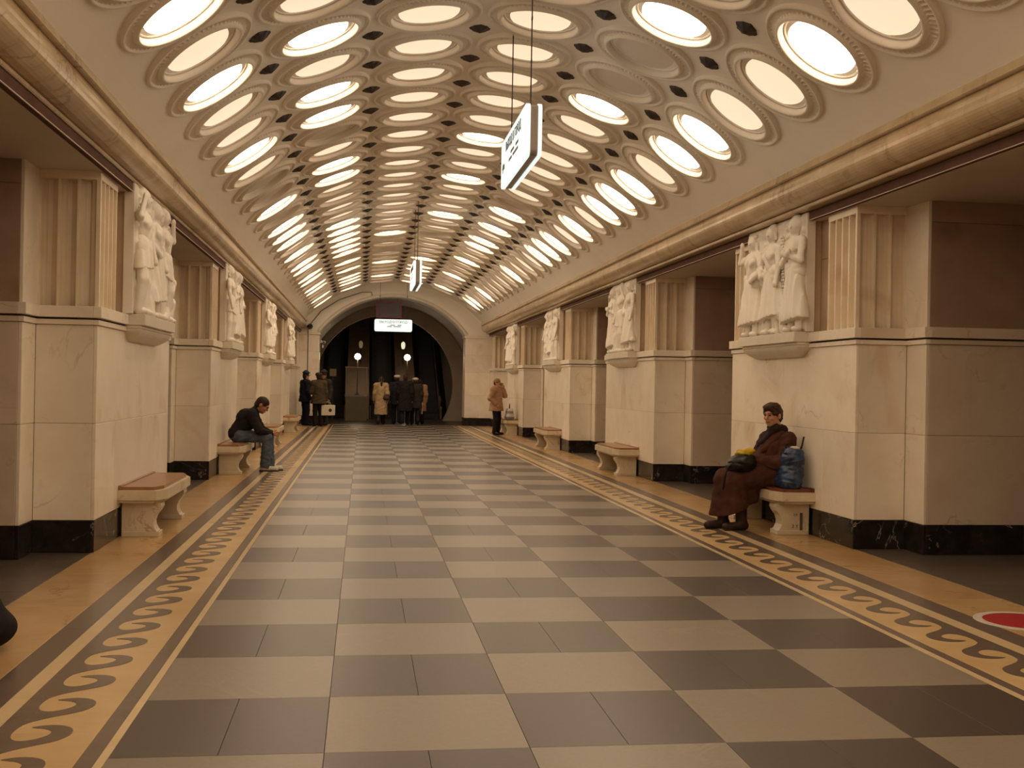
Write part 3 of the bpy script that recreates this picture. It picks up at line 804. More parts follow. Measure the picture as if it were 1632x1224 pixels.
wall_end = link('wall_end', end_wall()); tag(wall_end, kind='structure')
for s, xa, xb in ((-1, -3.9, AX - AHW), (1, AX + AHW, 3.9)):
    box('core', wall_end, xa + .01, xb - .01, Y_END + .014, Y_END + .9, 0, AZ0 - .08, M['grout'], 0)
    for z0, z1, m in ((0, .268, 'plinth'), (.268, 1.07, 'marble'), (1.07, 1.885, 'marble'), (1.885, 2.5, 'marble'), (2.5, AZ0 - .08, 'marble')):
        box('wall_slab' if m == 'marble' else 'plinth_slab', wall_end, xa, xb, Y_END, Y_END + .03, z0 + .001, z1 - .001, M[m])
        xj = xb if s < 0 else xa
        box('wall_slab' if m == 'marble' else 'plinth_slab', wall_end, xj, xj - s * -.03 if s > 0 else xj - .03, Y_END + .032, Y_END + .9, z0 + .001, z1 - .001, M[m])
    box('impost', wall_end, xa - (0 if s < 0 else .03), xb + (.03 if s < 0 else 0), Y_END - .03, Y_END + .93, AZ0 - .08, AZ0 + .005, M['marble'])
# archivolt moulding along the arch edge
def archivolt():
    vs, fs = [], []
    a0 = math.asin(AHW / AR); n = 48
    pf = [(AR, -.0), (AR, -.035), (AR + .05, -.045), (AR + .10, -.03), (AR + .115, .0)]
    for i in range(n + 1):
        a = -a0 + 2 * a0 * i / n
        for r, yy in pf: vs.append((AX + r * math.sin(a), Y_END + yy, ACZ + r * math.cos(a)))
    k = len(pf)
    for i in range(n):
        for q in range(k - 1): fs.append((i * k + q, (i + 1) * k + q, (i + 1) * k + q + 1, i * k + q + 1))
    me = mesh_of('archivolt', vs, fs, M['shelf'], True); fix_normals(me); return me
link('archivolt', archivolt(), wall_end)
# landing hall behind the arch and the inclined escalator tunnel
Y_IN = 44.0
def tube_shell(name, cx, cz, r, y0, y1, slope, m, a0=-1.9, a1=1.9, n=40, zmin=None, th=.15):
    vs, fs = [], []
    for y in (y0, y1):
        for rr in (r, r + th):
            for i in range(n + 1):
                a = a0 + (a1 - a0) * i / n
                vs.append((cx + rr * math.sin(a), y, cz + rr * math.cos(a) + slope * (y - y0)))
    k = n + 1
    for i in range(n):
        fs += [(i, i + 1, 2 * k + i + 1, 2 * k + i), (k + i, k + i + 1, 3 * k + i + 1, 3 * k + i), (i, i + 1, k + i + 1, k + i), (2 * k + i, 2 * k + i + 1, 3 * k + i + 1, 3 * k + i)]
    me = mesh_of(name, vs, fs, m); fix_normals(me); return me
t3 = link('ceiling', tube_shell('landing_vault', AX, 1.36, 3.16, Y_END + .85, Y_IN + .2, 0, M['tunnel'], -1.95, 1.95)); tag(t3, kind='structure')
fl2 = box('floor', None, -3.4, 3.2, 40.2, 46.2, -.05, 0.0, M['landing']); tag(fl2, kind='structure')
IX, IR, ICZ = -0.29, 2.70, 1.40
def portal():
    vs, fs = [], []
    n = 60
    for i in range(n):
        a = 2 * math.pi * i / n
        for y in (Y_IN, Y_IN + .3):
            vs.append((IX + IR * math.sin(a), y, ICZ + IR * math.cos(a)))
            vs.append((IX + 4.2 * math.sin(a), y, ICZ + 4.2 * math.cos(a)))
    for i in range(n):
        j = (i + 1) % n
        A, B = [4 * i + q for q in range(4)], [4 * j + q for q in range(4)]
        fs += [(A[0], B[0], B[1], A[1]), (A[2], A[3], B[3], B[2]), (A[0], A[2], B[2], B[0]), (A[1], B[1], B[3], A[3])]
    me = mesh_of('portal_wall', vs, fs, M['tunnel']); fix_normals(me); return me
t4 = link('wall_inner', portal()); tag(t4, kind='structure')
SL = math.tan(math.radians(30))
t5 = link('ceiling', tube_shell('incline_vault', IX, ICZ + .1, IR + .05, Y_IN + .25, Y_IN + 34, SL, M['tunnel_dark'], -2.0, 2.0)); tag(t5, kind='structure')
Y_ST = 46.2
# inclined under-floor closes the tunnel below the escalators
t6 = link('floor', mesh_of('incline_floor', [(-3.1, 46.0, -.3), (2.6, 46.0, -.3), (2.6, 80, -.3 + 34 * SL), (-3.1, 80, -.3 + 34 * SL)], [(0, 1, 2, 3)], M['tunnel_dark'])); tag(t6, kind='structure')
esc = [(-2.75, -1.80, "dark escalator beside the glazed attendant booth, on the seated man's side"), (-.86, .22, 'dark escalator in the middle between the two globe lamps'), (1.06, 2.1, "dark escalator nearest the seated woman's side of the arch")]
for x0, x1, lb in esc:
    e = thing('escalator', ((x0 + x1) / 2, Y_ST, 0), lb, 'escalator', 'escalators beyond the arch')
    hw = (x1 - x0) / 2
    vs, fs = [], []
    for i in range(60):
        ya, yb, za, zb = i * .4 * 0.866 / 0.866, (i + 1) * .4, i * .4 * SL, (i + 1) * .4 * SL
        b0 = len(vs)
        vs += [(-hw + .09, ya, za), (hw - .09, ya, za), (hw - .09, ya, zb), (-hw + .09, ya, zb), (hw - .09, yb, zb), (-hw + .09, yb, zb)]
        fs += [(b0, b0 + 1, b0 + 2, b0 + 3), (b0 + 3, b0 + 2, b0 + 4, b0 + 5)]
    st = link('steps', mesh_of('steps', vs, fs, M['escalator']), e); tag(st, kind='stuff')
    link('comb_plate', box_mesh(x1 - x0, .9, .012, M['metal_dark']), e, (0, -.5, .008))
    for sd in (-1, 1):
        link('handrail', tube_mesh('handrail', [(sd * (hw - .05), -.9, .55), (sd * (hw - .05), -1.0, .8), (sd * (hw - .05), -.8, .95), (sd * (hw - .05), 0, .98), (sd * (hw - .05), 24, .95 + 24 * SL)], .04, M['black_gloss']), e)
        pv = [(0, -.9, .0), (0, 0, 0), (0, 24, 24 * SL), (0, 24, 24 * SL + .9), (0, 0, .92), (0, -.9, .88)]
        me = mesh_of('balustrade', [(sd * (hw - .03), y, z) for _, y, z in pv] + [(sd * (hw - .06), y, z) for _, y, z in pv], [(0, 1, 2, 3, 4, 5), (11, 10, 9, 8, 7, 6)] + [(i, (i + 1) % 6, 6 + (i + 1) % 6, 6 + i) for i in range(6)], M['deck'])
        fix_normals(me); link('balustrade', me, e)
for x0, x1, q, lb in ((-1.79, -.87, 0, 'brown inclined deck behind the glazed attendant booth'), (.23, 1.05, 1, 'brown inclined deck behind the walkers, carrying a globe lamp post')):
    cx, hw = (x0 + x1) / 2, (x1 - x0) / 2
    vs = [(x, y, z) for x in (-hw, hw) for y, z in ((-1.2, 0), (0, 0), (24, 24 * SL), (24, 24 * SL + .98), (0, .98), (-1.2, .92))]
    me = mesh_of('deck', vs, [(0, 1, 2, 3, 4, 5), (11, 10, 9, 8, 7, 6)] + [(i, (i + 1) % 6, 6 + (i + 1) % 6, 6 + i) for i in range(6)], M['deck']); fix_normals(me)
    d = link('escalator_deck', me, None, (cx, Y_ST, 0)); tag(d, lb, 'escalator deck', 'decks between the escalators')
    gx = (-1.36, .65)[q]
    g = thing('globe_lamp', (gx, 45.6, .951), ('white globe lamp on a thin post above the glazed attendant booth', 'white globe lamp on a thin post above the walker in the white beret')[q], 'lamp', 'globe lamps between the escalators')
    link('base', lathe('base', [(0, .10), (.03, .10), (.05, .05), (.10, .02), (.11, 0), (0, 0)], 20, M['metal_dark']), g)
    link('post', tube_mesh('post', [(0, 0, .02), (0, 0, 1.46)], .02, M['metal_dark'], 8), g)
    bm = bmesh.new(); bmesh.ops.create_uvsphere(bm, u_segments=24, v_segments=14, radius=.125); me = bpy.data.meshes.new('globe'); bm.to_mesh(me); bm.free()
    me.polygons.foreach_set('use_smooth', [True] * len(me.polygons)); me.materials.append(M['globe']); link('globe', me, g, (0, 0, 1.56))
    tx, ty = (-1.245, .575)[q], 48.4
    tz = 1.01 + (ty - Y_ST) * SL
    g = thing('torch_lamp', (tx, ty, tz), ('dim oval torch lamp on the deck behind the glazed booth', 'bright oval torch lamp on the deck behind the white beret walker')[q], 'lamp')
    link('post', tube_mesh('post', [(0, 0, -.02), (0, 0, .66)], .015, M['metal_dark'], 8), g)
    link('shade', lathe('shade', [(0, .98), (.04, .97), (.085, .90), (.09, .80), (.075, .72), (.05, .665), (0, .65)], 20, M['torch' if q else 'torch_dim']), g)
# attendant booth
bo = thing('attendant_booth', (-1.38, 42.6, 0), 'glazed attendant booth with brown lower panel at the foot of the escalators', 'booth')
box('lower_panel', bo, -.40, .40, -.03, .55, .0, .92, M['booth'])
box('counter', bo, -.42, .42, -.05, .57, .92, .96, M['metal_grey'])
for x in (-.385, .385):
    for y_ in (0, .52): box('post', bo, x - .02, x + .02, y_ - .02, y_ + .02, .96, 2.0, M['metal_grey'])
box('roof', bo, -.43, .43, -.06, .58, 2.0, 2.05, M['deck'])
box('pane', bo, -.365, .365, -.006, .006, .965, 1.995, M['glass'])
for x in (-.385, .385): box('pane', bo, x - .006, x + .006, .03, .49, .965, 1.995, M['glass'])
nb = thing('notice_stand', (-2.27, 43.0, 0), 'beige paper notice on a dark stand before the escalator by the officers', 'sign')
box('post', nb, -.02, .02, .005, .03, .015, 1.72, M['metal_dark'])
box('base', nb, -.16, .16, -.14, .16, 0, .015, M['metal_dark'])
box('sheet', nb, -.125, .125, -.005, .005, 1.68, 1.96, M['paper'])
# framed picture over the exit sign
pc = thing('framed_poster', (-.27, 39.62, 3.76), 'dark poster in a deep red frame above the lit exit sign', 'poster')
box('picture', pc, -.40, .40, -.012, .006, .05, .54, M['picture'])
box('frame', pc, -.45, .45, .007, .03, 0, .59, M['frame_red'])
for sx in (-1, 1): box('frame', pc, sx * .40, sx * .45, -.03, .006, 0, .59, M['frame_red'])
for z0 in (0, .54): box('frame', pc, -.40, .40, -.03, .006, z0, z0 + .05, M['frame_red'])
for sx in (-.3, .3): link('hanger', tube_mesh('hanger', [(sx, .0, .585), (sx, .0, .70)], .006, M['metal_dark']), pc)

# ------------------------------------------------------------------ hanging lit signs
def lit_sign(loc, rotz, Lx, H, T, label, chain_top, double=True, arrow=True, second=None):
    """face in local xz plane looking to -y; thickness along y"""
    t = thing('hanging_sign', loc, label, 'sign', 'lit hanging signs', (0, 0, rotz))
    def rrect(l, h, y0, y1, r, m, nm):
        pts = []
        for cx, cz, a0 in ((l / 2 - r, h / 2 - r, 0), (-l / 2 + r, h / 2 - r, 90), (-l / 2 + r, -h / 2 + r, 180), (l / 2 - r, -h / 2 + r, 270)):
            for i in range(6):
                a = math.radians(a0 + 18 * i); pts.append((cx + r * math.cos(a), cz + r * math.sin(a)))
        return extrude_y(nm, pts, y0, y1, m)
    link('casing', rrect(Lx - .02, H - .02, -T / 4, T / 4, .05, M['metal_grey'], 'casing'), t)
    for sd in ((-1, 1) if double else (-1,)):
        link('light_panel', rrect(Lx, H, sd * T / 4, sd * T / 2, .06, M['sign_face'], 'light_panel'), t)
        def face(me, x, z):
            o = link('lettering', me, t, (-sd * x, sd * (T / 2 + .001), z))
            o.rotation_euler = (math.pi / 2, 0, 0 if sd < 0 else math.pi)
            return o
        face(text_mesh('ВЫХОД В ГОРОД', H * .27, M['ink']), 0, H * .27)
        for i, (bx, bw_, bz) in enumerate(((-.02, .13, .02), (.16, .10, .02), (.10, .20, -.10), (-.10, .12, -.10))):
            o = face(box_mesh(Lx * bw_, H * .055, .003, M['ink'], 0), Lx * bx, H * bz); o.name = 'small_print'
        if arrow:
            me = mesh_of('arrow', [(-.09, 0, 0), (0, .08, 0), (0, .028, 0), (.11, .028, 0), (.11, -.028, 0), (0, -.028, 0), (0, -.08, 0)], [(0, 6, 5, 4, 3, 2, 1)], M['ink'])
            o = face(me, -Lx * .40, -H * .08); o.name = 'arrow'
    for sx in (-1, 1):
        x = sx * Lx * .36
        z = H / 2 - .02; i = 0
        pts = []
        link('chain', tube_mesh('chain', [(x, 0, z), (x, 0, chain_top - loc[2])], .006, M['metal_dark']), t)
        for zz in (.05, .42, .8):
            if zz < chain_top - loc[2] - H / 2: link('hook', lathe('hook', [(.018 + .006 * math.cos(a), .006 * math.sin(a)) for a in [2 * math.pi * q / 6 for q in range(7)]], 12, M['metal_dark']), t, (x, 0, H / 2 + zz), (math.pi / 2, 0, 0))
    return t
def vault_z(x): return VZ + math.sqrt(VR ** 2 - (x - VX) ** 2)
lit_sign((.265, 10.3, 3.655), -math.pi / 2, 1.75, .46, .135, 'white lit double-faced sign hanging on chains level with the seated woman in the brown coat', vault_z(.265) - .01)
lit_sign((-.155, 21.9, 3.56), -math.pi / 2, 1.7, .46, .15, 'white lit double-faced sign hanging midway between the two other lit signs', vault_z(-.155) - .01)
lit_sign((-.125, 38.8, 3.455), 0, 1.30, .42, .12, 'white lit exit sign hanging in front of the escalator arch', vault_z(-.1) - .01, arrow=False)

# ------------------------------------------------------------------ benches
def bench(s, yc, label, reddish=False, marks=False):
    t = thing('marble_bench', (s * XF, yc, 0), label, 'bench', 'marble benches against the piers')
    hl = .87
    def top(name, d0, d1, h, z0, z1, m, ch):
        pts = [(-d0, -h), (-d1 + ch * .35, -h), (-d1, -h + ch), (-d1, h - ch), (-d1 + ch * .35, h), (-d0, h)]
        return link(name, extrude_z(name, [(s * x, y) for x, y in pts], z0, z1, M[m]), t)
    top('seat_slab', .0, .415, hl, .345, .432, 'bench', .20)
    top('seat_moulding', .0, .385, hl - .03, .318, .345, 'bench', .20)
    top('seat_board', .03, .375, hl - .05, .432, .462, 'wood_red' if reddish else 'wood', .17)
    box('back_strip', t, -s * .0, -s * .028, -hl + .03, hl - .03, .432, .475, M['wood_red' if reddish else 'wood'])
    prof = [(-.02, 0), (-.34, 0), (-.345, .03), (-.32, .06), (-.30, .10), (-.298, .14), (-.315, .19), (-.35, .235), (-.37, .275), (-.365, .305), (-.345, .318), (-.02, .318)]
    for ye in (-.66, .66):
        vs = [(s * x, y, z) for y in (-.09, .09) for x, z in prof]
        n = len(prof)
        fs = [(i, (i + 1) % n, n + (i + 1) % n, n + i) for i in range(n)] + [tuple(range(n - 1, -1, -1)), tuple(range(n, 2 * n))]
        me = mesh_of('leg', vs, fs, M['bench']); fix_normals(me)
        lg = link('leg', me, t, (0, ye, 0))
        box('foot_band', lg, -s * .02, -s * .352, -.098, .098, 0, .045, M['bench'])
        if marks and ye < 0:
            box('crack', lg, -s * .085, -s * .115, -.0925, -.088, .03, .22, M['grout'], 0)
            for ch, cx, cz, cs in (('2', .185, .085, .045), ('Y', .145, .085, .045), ('2', .175, .20, .035), ('0', .150, .20, .035)):
                o = link('lettering', text_mesh(ch, cs, M['ink']), lg, (-s * cx, -.0915, cz)); o.rotation_euler = (math.pi / 2, 0, 0)
    return t
bench(1, YR[0] + 1.73, 'marble bench with red-brown seat that the woman in the brown coat sits on', True, True)
bench(1, YR[1] + 1.73, "empty marble bench, third from the escalator arch on the seated woman's side")
bench(1, YR[2] + 1.73, "empty marble bench, second from the escalator arch on the seated woman's side")
bench(1, YR[3] + 1.73, 'marble bench carrying a checked bag beside the standing woman')
bench(-1, YL[0] + 1.73, "empty marble bench, fourth from the escalator arch on the seated man's side")
bench(-1, YL[1] + 1.73, 'marble bench that the man in the black jacket and jeans sits on')
bench(-1, YL[2] + 1.73, "empty marble bench, second from the escalator arch on the seated man's side")
bench(-1, YL[3] + 1.73, 'empty marble bench next to the two standing officers')
bench(1, YR[-1] + 1.73, "empty marble bench, fifth from the escalator arch on the seated woman's side")
bench(-1, YL[-1] + 1.73, "empty marble bench, fifth from the escalator arch on the seated man's side")

# ------------------------------------------------------------------ small fixtures
fd = thing('floor_disc', (3.06, 6.60, 0.0), 'red round floor sticker with a white rim on the stone border', 'floor sticker')
link('rim', lathe('rim', [(.245, .0006), (.245, .0030), (.30, .0030), (.302, .0006)], 48, M['white_paint'], smooth=False), fd)
link('disc', lathe('disc', [(.0, .0036), (.246, .0036), (.247, .0006)], 48, M['red_paint'], smooth=False), fd)
cc = thing('security_camera', (AX - AHW + .031, 39.42, 2.86), 'white security camera on the jamb of the escalator arch', 'camera')
box('mount', cc, 0, .05, -.05, .05, -.05, .05, M['white_plastic'])
link('arm', tube_mesh('arm', [(.04, 0, 0), (.12, -.02, -.02)], .018, M['white_plastic'], 8), cc)
o = box('housing', cc, .07, .17, -.20, .10, -.06, .02, M['white_plastic'], .01)
link('lens', lathe('lens', [(0, .02), (.025, .02), (.03, 0), (0, 0)], 14, M['black_gloss']), cc, (.12, -.20, -.02), (math.pi / 2, 0, 0))
box('lower_unit', cc, .05, .11, -.06, .02, -.22, -.10, M['white_plastic'], .01)
sp = thing('loudspeaker', (-2.98, 39.0, 3.36), 'black loudspeaker over the impost of the escalator arch', 'loudspeaker')
link('horn', lathe('horn', [(.03, .16), (.05, .14), (.06, .06), (.10, 0), (.095, .005), (.03, .03), (0, .03)], 20, M['black_gloss']), sp, (0, -.02, 0), (math.pi / 2, 0, math.radians(-20)))
box('bracket', sp, -.11, .03, .02, .22, -.04, .04, M['black_gloss'])
cb = link('wall_cable', tube_mesh('wall_cable', [(-3.05, 39.19, 1.0), (-3.05, 39.19, 3.08), (-3.05, 39.16, 3.12), (-3.05, 39.16, 3.30), (-3.0, 39.185, 3.42), (-2.62, 39.185, 3.92), (-2.0, 39.185, 4.33), (-1.2, 39.185, 4.62), (-.9, 39.185, 4.62), (-.86, 39.185, 4.50)], .012, M['metal_dark']))
tag(cb, 'thin dark cable running up the end wall and along the arch', 'cable')
# dark soft bag on the floor at the border of the passage
bagme = sdf_mesh('body', [ell((0, 0, .12), (.22, .17, .125)), ell((-.03, 0, .23), (.165, .14, .13)), cap((-.12, 0, .32), (.0, 0, .33), .05)], M['black_cloth'], .012, .06, cuts=[((0, 0, 0.0), (0, 0, -1))])
bg = thing('soft_bag', (-3.17, 6.18, 0), 'black soft bag lying on the tan marble border', 'bag')
link('body', bagme, bg)
link('handle', tube_mesh('handle', [(-.10, -.03, .30), (-.07, -.03, .38), (0, -.03, .40), (.04, -.03, .31)], .01, M['black_cloth']), bg)

# ------------------------------------------------------------------ people
def hand_prims(wr, d, nrm, thumb, curl=0.4, s=1.0):
    """wrist point, direction of the hand, palm normal, side of the thumb"""
    d = d / np.linalg.norm(d); nrm = nrm - d * (nrm @ d); nrm /= np.linalg.norm(nrm)
    side = np.cross(d, nrm) * thumb
    P = [cap(wr, wr + d * .03 * s, .024 * s, .026 * s, .012)]
    for q in (-.027, -.009, .009, .027):
        P.append(cap(wr + d * .03 * s + side * q * .7 * s, wr + d * .088 * s + side * q * s, .0145 * s, .0125 * s, .008))
    for q, L in ((.030, .066), (.010, .076), (-.011, .070), (-.031, .054)):
        b0 = wr + d * .088 * s + side * q * s
        a1 = curl; d1 = d * math.cos(a1) + nrm * math.sin(a1) + side * q * 1.2
        b1 = b0 + d1 * L * .5 * s
        d2 = d * math.cos(a1 * 2.2) + nrm * math.sin(a1 * 2.2) + side * q * 1.2
        P += [cap(b0, b1, .0098 * s, .009 * s, .003), cap(b1, b1 + d2 * L * .5 * s, .009 * s, .0075 * s, .003)]
    t0 = wr + d * .035 * s + side * .026 * s
    t1 = t0 + (d * .6 + side * .7 + nrm * .35) / 1.0 * .038 * s
    P += [cap(t0, t1, .0125 * s, .011 * s, .006), cap(t1, t1 + (d * .9 + side * .25 + nrm * .3) * .03 * s, .0105 * s, .0085 * s, .004)]
    return P
def head_prims(c, R, s=1.0):
    q = lambda x, y, z: c + R @ (V(x, y, z) * s)
    return [ell(q(0, -.012, .018), V(.074, .094, .098) * s, R), ell(q(0, .022, -.045), V(.056, .066, .066) * s, R), ell(q(0, .055, -.088), V(.028, .026, .022) * s, R, .02),
            cap(q(0, .088, .012), q(0, .104, -.024), .008 * s, .0115 * s, .010), ell(q(0, .078, .028), V(.05, .02, .014) * s, R, .012),
            ell(q(.078, -.01, -.005), V(.011, .022, .033) * s, R, .006), ell(q(-.078, -.01, -.005), V(.011, .022, .033) * s, R, .006),
            ell(q(.035, .068, -.022), V(.024, .02, .022) * s, R, .015), ell(q(-.035, .068, -.022), V(.024, .02, .022) * s, R, .015)]
def head_subs(c, R, s=1.0):
    q = lambda x, y, z: c + R @ (V(x, y, z) * s)
    return [ell(q(.031, .101, .008), V(.015, .014, .008) * s, R), ell(q(-.031, .101, .008), V(.015, .014, .008) * s, R)]
def face_bits(root, c, R, s=1.0):
    q = lambda x, y, z: c + R @ (V(x, y, z) * s)
    for e in (-1, 1):
        link('eye', sdf_mesh('eye', [ell(q(.031 * e, .087, .008), V(.012, .008, .007) * s, R, .001)], M['eye'], .003, .001), root)
        link('eyebrow', sdf_mesh('eyebrow', [cap(q(.016 * e, .096, .030), q(.048 * e, .084, .030), .004 * s, k=.001)], M['hair_dark'], .004, .001), root)
    link('lips', sdf_mesh('lips', [cap(q(-.022, .084, -.062), q(.022, .084, -.062), .0065 * s, k=.002), cap(q(-.012, .089, -.061), q(.012, .089, -.061), .006 * s, k=.002)], M['lip'], .003, .002), root)
def shift(J, d): return {k: v + d for k, v in J.items()}
def body_prims(J, s, curlL=.4, curlR=.4, nL=None, nR=None):
    Rh = frame(J['face'], J.get('crown', V(0, 0, 1)))
    P = head_prims(J['head'], Rh, s)
    P += [cap(J['head'] - Rh[:, 2] * .05 * s - Rh[:, 1] * .02 * s, J['neck'], .054 * s, .056 * s)]
    P += [cap(J['neck'], J['chest'], .06 * s, .11 * s), cap(J['shL'], J['shR'], .06 * s), cap(J['chest'], J['pelvis'], .125 * s, .12 * s), cap(J['hipL'], J['hipR'], .095 * s)]
    for d in 'LR':
        P += [cap(J['sh' + d], J['el' + d], .05 * s, .038 * s), cap(J['el' + d], J['wr' + d], .038 * s, .026 * s)]
        P += [cap(J['hip' + d], J['kn' + d], .082 * s, .056 * s), cap(J['kn' + d], J['an' + d], .056 * s, .038 * s), cap(J['an' + d], J['toe' + d], .028 * s, .020 * s)]
        hd = J.get('hd' + d, J['wr' + d] - J['el' + d]); hd = hd / np.linalg.norm(hd)
        sideways = J['sh' + d] - J['chest']; nn = (nL if d == 'L' else nR)
        if nn is None: nn = -(sideways / np.linalg.norm(sideways)) + V(0, 0, .01)
        fwd = J['face'] if abs(J['face'] @ hd) < .8 else V(0, 0, 1)
        sg = np.sign(np.cross(hd, nn) @ fwd) or 1
        P += hand_prims(J['wr' + d], hd, nn, sg, curlL if d == 'L' else curlR, s)
    return P, Rh
def add_part(root, name, prims, m, vox, k=.03, cuts=(), subs=(), disp=None):
    return link(name, sdf_mesh(name, prims, m, vox, k, cuts, subs, disp), root)
def folds(amp, fx, fz, ph=0.0):
    return lambda X, Y, Z: amp * np.sin(X * fx + 3 * np.sin(Z * fz + ph) + ph) * np.sin(Y * fx * .8 + Z * fz * .6 + ph) + 0 * Z
def hair_prims(c, R, s, vol=1.0, low=-.03):
    q = lambda x, y, z: c + R @ (V(x, y, z) * s)
    P = [ell(q(0, -.02, .03), V(.084, .102, .098) * s * vol, R), ell(q(0, -.055, -.02), V(.074, .058, .07) * s * vol, R)]
    S = [ell(q(0, .10, -.045), V(.072, .085, .10) * s, R), ell(q(.07, .04, -.055), V(.03, .05, .06) * s, R), ell(q(-.07, .04, -.055), V(.03, .05, .06) * s, R)]
    return P, S
def stand_joints(h, stride=0.0, lean=0.0, arms=('down', 'down'), phase=1):
    """standing figure facing +y, right hand at +x"""
    s = h / 1.72
    J = dict(pelvis=V(0, 0, .93), chest=V(0, lean * .6, 1.26), neck=V(0, lean * .9, 1.46), head=V(0, .02 + lean * 1.1, 1.605), face=V(0, 1, -.05))
    for d, sx in (('L', -1), ('R', 1)):
        f = stride * sx * phase
        J['sh' + d] = V(sx * .175, lean * .75, 1.395); J['hip' + d] = V(sx * .09, 0, .90)
        J['kn' + d] = V(sx * .095, .5 * f + (.05 if f < 0 else .04), .50); J['an' + d] = V(sx * .10, f - (.03 if f < 0 else 0), .09 + (.05 if f < -.05 else 0))
        J['toe' + d] = J['an' + d] + V(sx * .02, .15, -.055 if f >= -.05 else -.085)
        a = arms[0] if d == 'L' else arms[1]
        if a == 'down': J['el' + d] = V(sx * .23, -.03 - .3 * f, 1.12); J['wr' + d] = V(sx * .235, .05 - .5 * f, .88)
        elif a == 'front': J['el' + d] = V(sx * .25, .0, 1.12); J['wr' + d] = V(sx * .13, .24, 1.08)
        elif a == 'phone': J['el' + d] = V(sx * .25, .16, 1.22); J['wr' + d] = V(sx * .12, .13, 1.50); 
        elif a == 'pocket': J['el' + d] = V(sx * .26, -.08, 1.12); J['wr' + d] = V(sx * .20, .10, .96)
        elif a == 'carry': J['el' + d] = V(sx * .24, .0, 1.11); J['wr' + d] = V(sx * .25, .06, .84)
    return {k: (v if k == 'face' else v * s) for k, v in J.items()}, s
